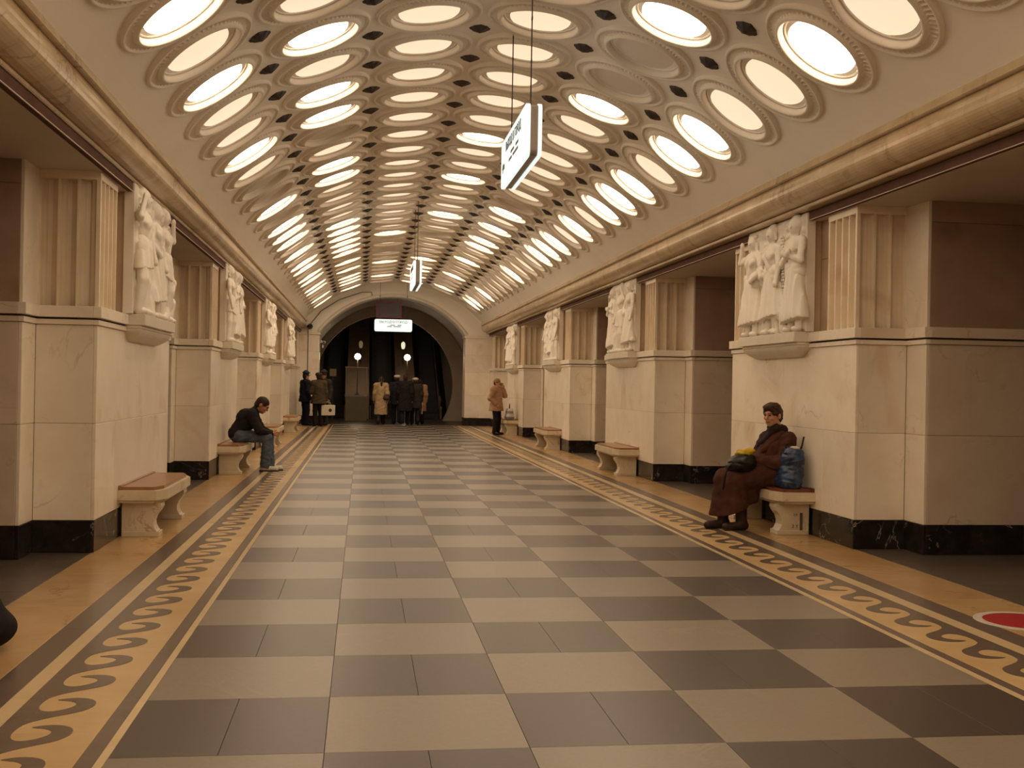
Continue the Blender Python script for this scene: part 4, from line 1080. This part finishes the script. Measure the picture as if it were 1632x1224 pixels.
def person_stand(loc, rotz, h, label, coat, legs, shoes, hairm, coat_len=.62, stride=0.0, phase=1, arms=('down', 'down'), hat=None, skirt=False, ponytail=False, group=None, puff=0.03, vox=.011, lean=0.0, face=False, skinm='skin', headturn=0.0):
    J, s = stand_joints(h, stride, lean, arms, phase)
    J['face'] = V(math.sin(headturn), math.cos(headturn), -.05)
    root = thing('person', (loc[0], loc[1], 0), label, 'person', group, (0, 0, rotz))
    P, R = body_prims(J, s, .35, .35)
    link('body', sdf_mesh('body', P, M[skinm], .008, .018 * s, subs=head_subs(J['head'], R, s)), root)
    # trousers / legs
    if legs:
        T = [cap(J['hipL'], J['hipR'], .115 * s)]
        for d in 'LR': T += [cap(J['hip' + d], J['kn' + d], .105 * s, .082 * s), cap(J['kn' + d], J['an' + d] - V(0, 0, .01), .080 * s, .075 * s)]
        add_part(root, 'trousers', T, M[legs], vox, .02, cuts=[(V(0, 0, .045), (0, 0, -1))], disp=folds(.004, 30, 22))
    for d in 'LR':
        S = [cap(J['an' + d] + V(0, -.02, -.04) * s, J['toe' + d] + V(0, .02, -.005) * s, .045 * s, .038 * s), cap(J['an' + d] + V(0, -.01, .06) * s, J['an' + d] + V(0, -.015, -.03) * s, .055 * s, .05 * s)]
        if skirt: S += [cap(J['an' + d], J['an' + d] * .45 + J['kn' + d] * .55, .055 * s, .066 * s)]
        add_part(root, 'shoe', S, M[shoes], .009, .02, cuts=[(V(0, 0, .001), (0, 0, -1))])
    # coat
    p = puff
    K = [cap(J['shL'], J['shR'], .068 * s + p), cap(J['neck'] - V(0, 0, .05 * s), J['chest'], .075 * s, .13 * s + p), cap(J['chest'], J['pelvis'], .135 * s + p, .14 * s + p)]
    hem = coat_len * h / 1.72
    low = V(0, J['pelvis'][1], hem)
    K += [cap(J['pelvis'] - V(.05, 0, 0) * s, low - V(.05, 0, 0) * s, .125 * s + p, .14 * s + p * 1.4), cap(J['pelvis'] + V(.05, 0, 0) * s, low + V(.05, 0, 0) * s, .125 * s + p, .14 * s + p * 1.4)]
    K += [cap(J['neck'] + V(0, -.02, -.01), J['neck'] + V(0, -.01, .025), .078 * s, .074 * s)]
    for d in 'LR': K += [cap(J['sh' + d], J['el' + d], .062 * s + p * .7, .052 * s + p * .6), cap(J['el' + d], J['wr' + d], .052 * s + p * .6, .044 * s + p * .4)]
    add_part(root, 'coat', K, M[coat], vox, .03, cuts=[(low, (0, 0, -1))], disp=folds(.006, 26, 20, h * 10))
    hp, hs = hair_prims(J['head'], R, s)
    if ponytail: hp += [cap(J['head'] + R @ V(0, -.10, .02), J['head'] + R @ V(0, -.13, -.12), .03, .035), cap(J['head'] + R @ V(0, -.13, -.12), J['head'] + R @ V(0, -.12, -.30), .035, .02)]
    add_part(root, 'hair', hp, M[hairm], .009, .02, subs=hs)
    q = lambda x, y, z: J['head'] + R @ (V(x, y, z) * s)
    if hat:
        kind, hm = hat
        if kind == 'cap':       # peaked officer's cap
            add_part(root, 'cap_crown', [ell(q(0, -.005, .125), V(.128, .135, .032) * s, R), cap(q(0, -.01, .115), q(0, -.01, .085), .098 * s, .092 * s)], M[hm], .009, .02, cuts=[(q(0, 0, .075), -R[:, 2])])
            add_part(root, 'cap_band', [ell(q(0, -.012, .072), V(.096, .112, .03) * s, R)], M['red_band' if hm != 'blue_cap' else 'black_cloth'], .008, .01, cuts=[(q(0, 0, .045), -R[:, 2]), (q(0, 0, .082), R[:, 2])])
            add_part(root, 'cap_visor', [ell(q(0, .105, .045), V(.075, .05, .010) * s, R)], M['shoe_black'], .006, .005)
        elif kind == 'beret':
            add_part(root, 'beret', [ell(q(0, -.02, .085), V(.122, .125, .055) * s, R), ell(q(0, -.015, .05), V(.092, .108, .05) * s, R)], M[hm], .009, .02, cuts=[(q(0, 0, .035), -R[:, 2])])
        elif kind == 'knit':
            add_part(root, 'knit_hat', [ell(q(0, -.015, .045), V(.095, .112, .105) * s, R), ell(q(0, -.015, .03), V(.10, .117, .03) * s, R)], M[hm], .009, .015, cuts=[(q(0, .0, .015), -R[:, 2] + .25 * R[:, 1])])
        elif kind == 'fur':
            add_part(root, 'fur_hat', [ell(q(0, -.01, .085), V(.115, .125, .075) * s, R)], M[hm], .009, .015, cuts=[(q(0, .0, .03), -R[:, 2])])
    if face: face_bits(root, J['head'], R, s)
    return root, J

def world_pt(root, v):
    c, s_ = math.cos(root.rotation_euler.z), math.sin(root.rotation_euler.z)
    return Vector((root.location.x + c * v[0] - s_ * v[1], root.location.y + s_ * v[0] + c * v[1], v[2]))

PI = math.pi
# standing woman on the phone, facing away from us towards the pier
sw, swJ = person_stand((2.74, 32.25), math.radians(-125), 1.62, 'person in a tan jacket and mustard knit hat holding a phone beside a bench', 'tan_cloth', 'black_cloth', 'shoe_black', 'hair_brown', coat_len=.74, arms=('phone', 'pocket'), hat=('knit', 'yellow_hat'), puff=.045, face=True)
ph = box('phone', None, -.02, .02, -.06, .06, -.005, .005, M['black_gloss']); ph.location = world_pt(sw, V(-.105, .105, 1.475)); ph.rotation_euler = (math.radians(60), math.radians(70), 0)
tag(ph, 'black mobile phone held by the person in the tan jacket', 'phone')
# officers group by the pier
person_stand((-3.02, 37.35), math.radians(-60), 1.74, 'person in dark uniform and blue peaked cap standing against the end wall', 'navy_cloth', 'navy_cloth', 'shoe_black', 'hair_dark', coat_len=.78, arms=('front', 'down'), hat=('cap', 'blue_cap'), puff=.04, face=True)
mb, mbJ = person_stand((-2.56, 36.7), math.radians(15), 1.72, 'person in an olive brown jacket and dark hat carrying a white box', 'olive_cloth', 'black_cloth', 'shoe_black', 'hair_dark', coat_len=.74, arms=('front', 'carry'), hat=('fur', 'charcoal_cloth'), puff=.05)
person_stand((-2.42, 37.6), math.radians(150), 1.78, 'person in dark uniform and red-banded peaked cap facing the box carrier', 'charcoal_cloth', 'charcoal_cloth', 'shoe_black', 'hair_dark', coat_len=.70, arms=('down', 'down'), hat=('cap', 'charcoal_cloth'), puff=.04, face=True, skinm='skin_red')
wp = world_pt(mb, mbJ['wrR'])
bx = thing('carrier_box', (wp.x + .05, wp.y, .36), 'white carrier box with a dark print held by the person in olive jacket', 'box', None, (0, 0, math.radians(20)))
box('carton', bx, -.23, .23, -.15, .15, 0, .34, M['white_cloth'], .012)
for yy in (-.1, .1): link('handle', tube_mesh('handle', [(-.10, yy, .335), (-.08, yy * .5, .42), (.0, yy * .2, .445), (.08, yy * .5, .42), (.10, yy, .335)], .008, M['white_cloth']), bx)
link('print', lathe('print', [(0, .002), (.055, .002), (.056, 0)], 20, M['charcoal_cloth'], smooth=False), bx, (.06, -.1505, .17), (math.pi / 2, 0, 0))
# walkers heading for the escalators
w1, w1J = person_stand((-.50, 38.95), math.radians(4), 1.68, 'person in a long beige coat with a ponytail walking to the escalators', 'beige_cloth', 'black_cloth', 'boot_brown', 'hair_brown', coat_len=.36, stride=.16, ponytail=True, puff=.035, skirt=True)
hbp = world_pt(w1, V(.17, -.15, .88))
hb = thing('handbag', (hbp.x, hbp.y, .86), 'brown handbag hanging at the back of the beige coat walker', 'bag')
link('body', sdf_mesh('body', [ell((0, 0, .09), (.12, .05, .09)), ell((0, 0, .05), (.13, .055, .05))], M['boot_brown'], .01, .03), hb)
link('strap', tube_mesh('strap', [(-.08, 0, .15), (-.06, .03, .40), (.0, .10, .555), (.06, .06, .40), (.08, 0, .15)], .008, M['boot_brown']), hb)
person_stand((.06, 39.30), math.radians(-4), 1.72, 'person in a dark navy jacket with a white hat, left of the tall dark walker', 'navy_cloth', 'navy_cloth', 'shoe_black', 'hair_dark', coat_len=.70, stride=.12, phase=-1, hat=('beret', 'white_cloth'), puff=.035)
person_stand((.335, 38.9), math.radians(2), 1.76, 'tall bareheaded person in a long black coat walking between two hatted walkers', 'black_cloth', 'black_cloth', 'shoe_black', 'hair_brown', coat_len=.48, stride=.14, puff=.05)
w4, w4J = person_stand((.70, 39.3), math.radians(0), 1.64, 'person in a white beret and charcoal jacket walking with a white folder', 'charcoal_cloth', 'black_cloth', 'boot_brown', 'hair_brown', coat_len=.62, stride=.15, phase=-1, hat=('beret', 'white_cloth'), puff=.055)
person_stand((.90, 39.95), math.radians(0), 1.62, 'person in a tan coat walking ahead of the white beret walker', 'tan_cloth', 'black_cloth', 'shoe_black', 'hair_dark', coat_len=.5, stride=.1, puff=.05)
fp = world_pt(w4, w4J['wrR'])
pf = thing('paper_folder', (fp.x + .015, fp.y + .03, .38), 'narrow white folder carried by the white beret walker', 'folder', None, (0, 0, math.radians(8)))
box('sheet', pf, -.012, .012, -.14, .14, 0, .40, M['white_cloth'])
box('flap', pf, .0125, .017, -.14, .14, .20, .40, M['white_cloth'], .001)

# checked bag on the fourth bench
def plaid():
    g = NT('plaid'); tc = g.n('ShaderNodeTexCoord'); col = (0.55, 0.5, 0.46, 1)
    sx = g.n('ShaderNodeSeparateXYZ'); g.l(tc.outputs['Object'], sx.inputs[0])
    res = None
    for sock, c2 in ((sx.outputs[2], (0.06, 0.05, 0.11, 1)), (sx.outputs[1], (0.10, 0.06, 0.12, 1))):
        m1 = g.n('ShaderNodeMath', operation='MULTIPLY'); g.l(sock, m1.inputs[0]); m1.inputs[1].default_value = 38
        m2 = g.n('ShaderNodeMath', operation='SINE'); g.l(m1.outputs[0], m2.inputs[0])
        m3 = g.n('ShaderNodeMath', operation='GREATER_THAN'); g.l(m2.outputs[0], m3.inputs[0]); m3.inputs[1].default_value = 0.1
        m4 = g.n('ShaderNodeMath', operation='MULTIPLY'); g.l(m3.outputs[0], m4.inputs[0]); m4.inputs[1].default_value = 0.7
        col = g.mix(m4.outputs[0], col, c2)
    g.l(col, g.b.inputs['Base Color']); g.b.inputs['Roughness'].default_value = 0.6
    return g.m
M['plaid'] = plaid()
kb = thing('checked_bag', (3.10, 32.02, .463), 'checked shopping bag with an upright handle on a marble bench', 'bag')
link('body', sdf_mesh('body', [cap((-.04, -.12, .06), (-.04, .12, .06), .09), cap((.04, -.12, .06), (.04, .12, .06), .09), cap((0, -.12, .16), (0, .12, .16), .105), cap((0, -.11, .26), (0, .11, .26), .09)], M['plaid'], .012, .05, cuts=[((0, 0, 0), (0, 0, -1)), ((0, 0, .31), (0, 0, 1))]), kb)
link('handle', tube_mesh('handle', [(0, -.07, .305), (0, -.06, .40), (0, 0, .46), (0, .06, .40), (0, .07, .305)], .009, M['black_cloth']), kb)

# seated man: black jacket, jeans, white shoes, bent over his hands
def seated_man():
    o = V(-2.67, 18.28, 0)
    root = thing('person', tuple(o), 'person in a black jacket and jeans sitting bent forward on a bench', 'person')
    J = dict(pelvis=V(-.44, 0, .575), chest=V(-.285, 0, .83), neck=V(-.185, 0, .965), head=V(-.075, 0, 1.055), face=V(.83, -.12, -.58), crown=V(.58, 0, .82))
    for d, sy in (('L', 1), ('R', -1)):
        J['sh' + d] = V(-.235, sy * .17, .915); J['hip' + d] = V(-.42, sy * .09, .555)
        J['kn' + d] = V(.02, sy * .10, .545); J['an' + d] = V(-.01 + (.06 if sy > 0 else -.0), sy * .10, .085); J['toe' + d] = J['an' + d] + V(.155, -.01, -.045)
        J['el' + d] = V(-.10, sy * .22, .655); J['wr' + d] = V(.075, sy * .075, .605); J['hd' + d] = V(1, -sy * .30, -.08)
    P, R = body_prims(J, 1.0, .55, .55, V(-.1, -1, -.1), V(-.1, 1, -.1))
    P += head_prims(J['head'], R, 1.08)
    link('body', sdf_mesh('body', P, M['skin_red'], .0065, .016, subs=head_subs(J['head'], R)), root)
    T = [cap(J['hipL'], J['hipR'], .125), cap(J['pelvis'] + V(-.05, -.06, -.0), J['pelvis'] + V(-.05, .06, 0), .10)]
    for d in 'LR': T += [cap(J['hip' + d] + V(0, 0, .0), J['kn' + d], .10, .083), cap(J['kn' + d], J['an' + d] + V(0, 0, -.01), .08, .082)]
    add_part(root, 'jeans', T, M['denim'], .008, .025, cuts=[(V(0, 0, .055), (-.15, 0, -1))], disp=folds(.006, 34, 30))
    for d in 'LR':
        a, t = J['an' + d], J['toe' + d]
        add_part(root, 'shoe', [cap(a + V(-.045, 0, -.035), t + V(.02, 0, .0), .043, .038), cap(a + V(-.02, 0, .01), a + V(-.02, 0, -.03), .05, .045)], M['shoe_white'], .007, .02, cuts=[(V(0, 0, .018), (0, 0, -1))])
        add_part(root, 'sole', [cap(a + V(-.05, 0, -.072), t + V(.025, 0, -.027), .043, .04)], M['charcoal_cloth'], .007, .01, cuts=[(V(0, 0, .0005), (0, 0, -1)), (V(0, 0, .02), (0, 0, 1))])
        add_part(root, 'sock', [cap(a + V(0, 0, .06), a + V(-.01, 0, -.01), .047, .044)], M['black_cloth'], .007, .01)
    K = [cap(J['shL'], J['shR'], .088), cap(J['neck'] + V(-.03, 0, -.06), J['chest'], .09, .155), cap(J['chest'] + V(-.015, 0, 0), J['pelvis'] + V(-.02, 0, .03), .155, .145), ell(J['chest'] + V(-.07, 0, .0), (.13, .17, .17)),
         cap(J['neck'] + V(-.035, 0, -.03), J['neck'] + V(.0, 0, .02), .072, .068), cap(J['pelvis'] + V(-.02, -.06, .0), J['pelvis'] + V(-.02, .06, .0), .13)]
    for d in 'LR':
        K += [cap(J['sh' + d], J['sh' + d] * .5 + J['el' + d] * .5, .075, .068)]
        add_part(root, 'sleeve', [cap(J['sh' + d], J['el' + d], .076, .066), cap(J['el' + d], J['wr' + d] + V(-.005, 0, 0), .064, .046)], M['black_cloth'], .009, .025, disp=folds(.005, 40, 34, 1))
    add_part(root, 'jacket', K, M['black_cloth'], .009, .035, cuts=[(V(-.44, 0, .555), (.25, 0, -1))], disp=folds(.006, 28, 24, 2))
    hp, hs = hair_prims(J['head'], R, 1.08, 1.0)
    hp += [cap(J['head'] + R @ V(0, -.075, -.03), J['head'] + R @ V(0, -.065, -.075), .05, .04)]
    add_part(root, 'hair', hp, M['hair_dark'], .007, .02, subs=hs)
    face_bits(root, J['head'], R, 1.08)
seated_man()

# seated woman: long brown coat, scarf, boots
def seated_woman():
    o = V(2.66, 11.08, 0)
    root = thing('person', tuple(o), 'person in a long brown coat and dark scarf sitting on a bench against the pier', 'person')
    J = dict(pelvis=V(.44, .0, .60), chest=V(.47, -.01, .86), neck=V(.455, -.015, 1.045), head=V(.405, -.03, 1.185), face=V(-.86, -.50, -.06))
    rt = V(-.35, .94, 0)
    for d, sg in (('L', -1), ('R', 1)):
        J['sh' + d] = V(.47, -.01, .945) + rt * sg * .155; J['hip' + d] = V(.42, .0, .57) + rt * sg * .09
        J['kn' + d] = V(-.01, .03, .53) + rt * sg * .095; J['an' + d] = V(-.02 + (.06 if sg < 0 else -.03), .02, .085) + rt * sg * .08
        J['toe' + d] = J['an' + d] + V(-.145, -.03, -.045)
        J['el' + d] = V(.39, -.04, .70) + rt * sg * .225; J['wr' + d] = V(.155, -.02, .715) + rt * sg * .045; J['hd' + d] = V(-1, -.1 * sg, -.05) - rt * sg * .45
    P, R = body_prims(J, 1.0, .7, .7, V(.1, .3, -1), V(.1, .3, -1))
    link('body', sdf_mesh('body', P, M['skin'], .0065, .016, subs=head_subs(J['head'], R)), root)
    for d in 'LR':
        a, t = J['an' + d], J['toe' + d]
        add_part(root, 'boot', [cap(a + V(.04, 0, -.035), t + V(-.02, 0, .0), .048, .040), cap(a + V(.01, 0, .0), a + V(.0, 0, .22), .058, .062)], M['boot_brown'], .008, .02, cuts=[(V(0, 0, .0005), (0, 0, -1))])
        add_part(root, 'sleeve', [cap(J['sh' + d] + V(0, 0, -.01), J['el' + d], .088, .086), cap(J['el' + d], J['wr' + d] + V(.03, 0, 0), .082, .060)], M['brown_coat'], .009, .03, disp=folds(.007, 34, 30, 5))
    K = [cap(J['shL'], J['shR'], .082), cap(J['neck'] + V(0, 0, -.02), J['chest'] + V(-.01, 0, -.02), .075, .165), cap(J['chest'] + V(-.03, 0, -.03), J['pelvis'] + V(-.04, 0, .0), .165, .18), ell(V(.34, -.02, .68), (.17, .19, .14))]
    for d, sg in (('L', -1), ('R', 1)):
        K += [cap(J['hip' + d] + V(0, 0, .01), J['kn' + d] + V(0, 0, -.01), .135, .10)]
        K += [cap(J['kn' + d] + V(-.01, 0, -.01), J['kn' + d] + V(-.03 + .05 * (sg < 0), 0, -.42), .10, .135)]
    K += [cap(V(.0, .03, .50), V(.02, .03, .14), .10, .15), cap(V(.20, .0, .50), V(.12, .02, .16), .10, .14), cap(J['hipL'], J['hipR'], .15)]
    add_part(root, 'coat', K, M['brown_coat'], .010, .05, cuts=[(V(.0, 0, .20), (.42, .05, -1)), (V(0, 0, .445), (1.35, 0, -.55)) if False else (V(0, 0, .135), (0, 0, -1))],
             subs=[ell(V(.52, 0, .20), (.30, .6, .235))], disp=folds(.008, 22, 16, 1))
    Sc = [cap(J['neck'] + V(-.03, -.05, .01), J['neck'] + V(-.03, .06, .01), .050), cap(J['neck'] + V(.05, -.05, .0), J['neck'] + V(.05, .05, .0), .052), cap(J['neck'] + V(-.06, .02, -.02), V(.30, .03, .88), .040, .036), cap(J['neck'] + V(-.05, -.04, -.01), V(.31, -.03, .91), .038, .034)]
    add_part(root, 'scarf', Sc, M['scarf'], .008, .03, disp=folds(.004, 40, 30))
    add_part(root, 'lapel', [cap(J['neck'] + V(.02, -.10, -.05), V(.29, -.10, .83), .04, .03), cap(V(.29, -.10, .83), V(.27, -.04, .74), .03, .022)], M['brown_coat'], .008, .02)
    q = lambda x, y, z: J['head'] + R @ V(x, y, z)
    hp, hs = hair_prims(J['head'], R, 1.0, 1.0)
    hp += [ell(q(.0, .0, .085), V(.078, .088, .055), R), ell(q(.02, .062, .088), V(.05, .035, .028), R), ell(q(-.03, .055, .092), V(.04, .035, .028), R), cap(q(.055, .06, .06), q(.066, .05, .02), .014), cap(q(-.055, .06, .06), q(-.066, .05, .02), .014)]
    add_part(root, 'hair', hp, M['hair_brown'], .007, .018, subs=hs, disp=folds(.004, 70, 60))
    face_bits(root, J['head'], R)
seated_woman()
# her black handbag with a yellow cloth, and the blue bag beside her
hb = thing('lap_bag', (2.74, 11.03, .64), 'black handbag on the lap of the woman in the brown coat', 'bag')
link('body', sdf_mesh('body', [ell((0, 0, .06), (.14, .17, .085)), ell((-.03, .02, .02), (.14, .16, .07)), ell((.02, -.01, .11), (.10, .12, .05))], M['shoe_black'], .009, .03, disp=folds(.006, 30, 40, 4)), hb)
link('strap', tube_mesh('strap', [(-.10, -.06, .08), (-.17, -.05, .02), (-.20, -.04, -.10), (-.215, -.03, -.22)], .012, M['boot_brown']), hb)
yc = link('yellow_cloth', sdf_mesh('yellow_cloth', [ell((0, 0, 0), (.085, .07, .04)), ell((.04, -.02, .02), (.05, .05, .03)), ell((-.05, .02, -.01), (.05, .06, .03))], M['yellow_cloth'], .007, .02, disp=folds(.007, 60, 50)), None, (2.76, 11.0, .80))
tag(yc, 'crumpled yellow cloth lying on the black handbag', 'cloth')
def blue_mat():
    g = NT('blue_pattern'); tc = g.n('ShaderNodeTexCoord')
    vo = g.n('ShaderNodeTexVoronoi'); vo.inputs['Scale'].default_value = 28; g.l(tc.outputs['Object'], vo.inputs['Vector'])
    nz = g.n('ShaderNodeTexNoise'); nz.inputs['Scale'].default_value = 14; g.l(tc.outputs['Object'], nz.inputs['Vector'])
    c1 = g.mix(g.ramp(nz.outputs['Fac'], .4, .62), (0.008, 0.014, 0.04, 1), (0.022, 0.055, 0.13, 1))
    c2 = g.mix(g.ramp(vo.outputs['Distance'], .22, .05), c1, (0.08, 0.13, 0.21, 1))
    g.l(c2, g.b.inputs['Base Color']); g.b.inputs['Roughness'].default_value = .3
    return g.m
M['blue_bag'] = blue_mat()
bb = thing('blue_bag', (3.16, 10.77, .463), 'blue patterned plastic bag standing on the bench beside the woman', 'bag')
link('body', sdf_mesh('body', [cap((-.02, -.05, .07), (-.02, .06, .07), .115, .12), ell((.0, .0, .16), (.125, .145, .11)), ell((.015, .0, .29), (.12, .135, .12)), cap((.02, -.04, .36), (.02, .04, .36), .085)], M['blue_bag'], .009, .03, cuts=[((0, 0, 0), (0, 0, -1)), ((0, 0, .405), (.2, 0, 1))], disp=folds(.006, 35, 45, 3)), bb)
link('contents', sdf_mesh('contents', [ell((.03, 0, .40), (.055, .045, .025))], M['white_cloth'], .007), bb)
link('handle', tube_mesh('handle', [(-.05, 0, .375), (-.06, 0, .43), (-.01, 0, .46), (.04, 0, .42), (.055, 0, .37)], .007, M['black_cloth']), bb)
link('strap', tube_mesh('strap', [(.09, 0, .36), (.115, .0, .44), (.13, .0, .52)], .010, M['boot_brown']), bb)
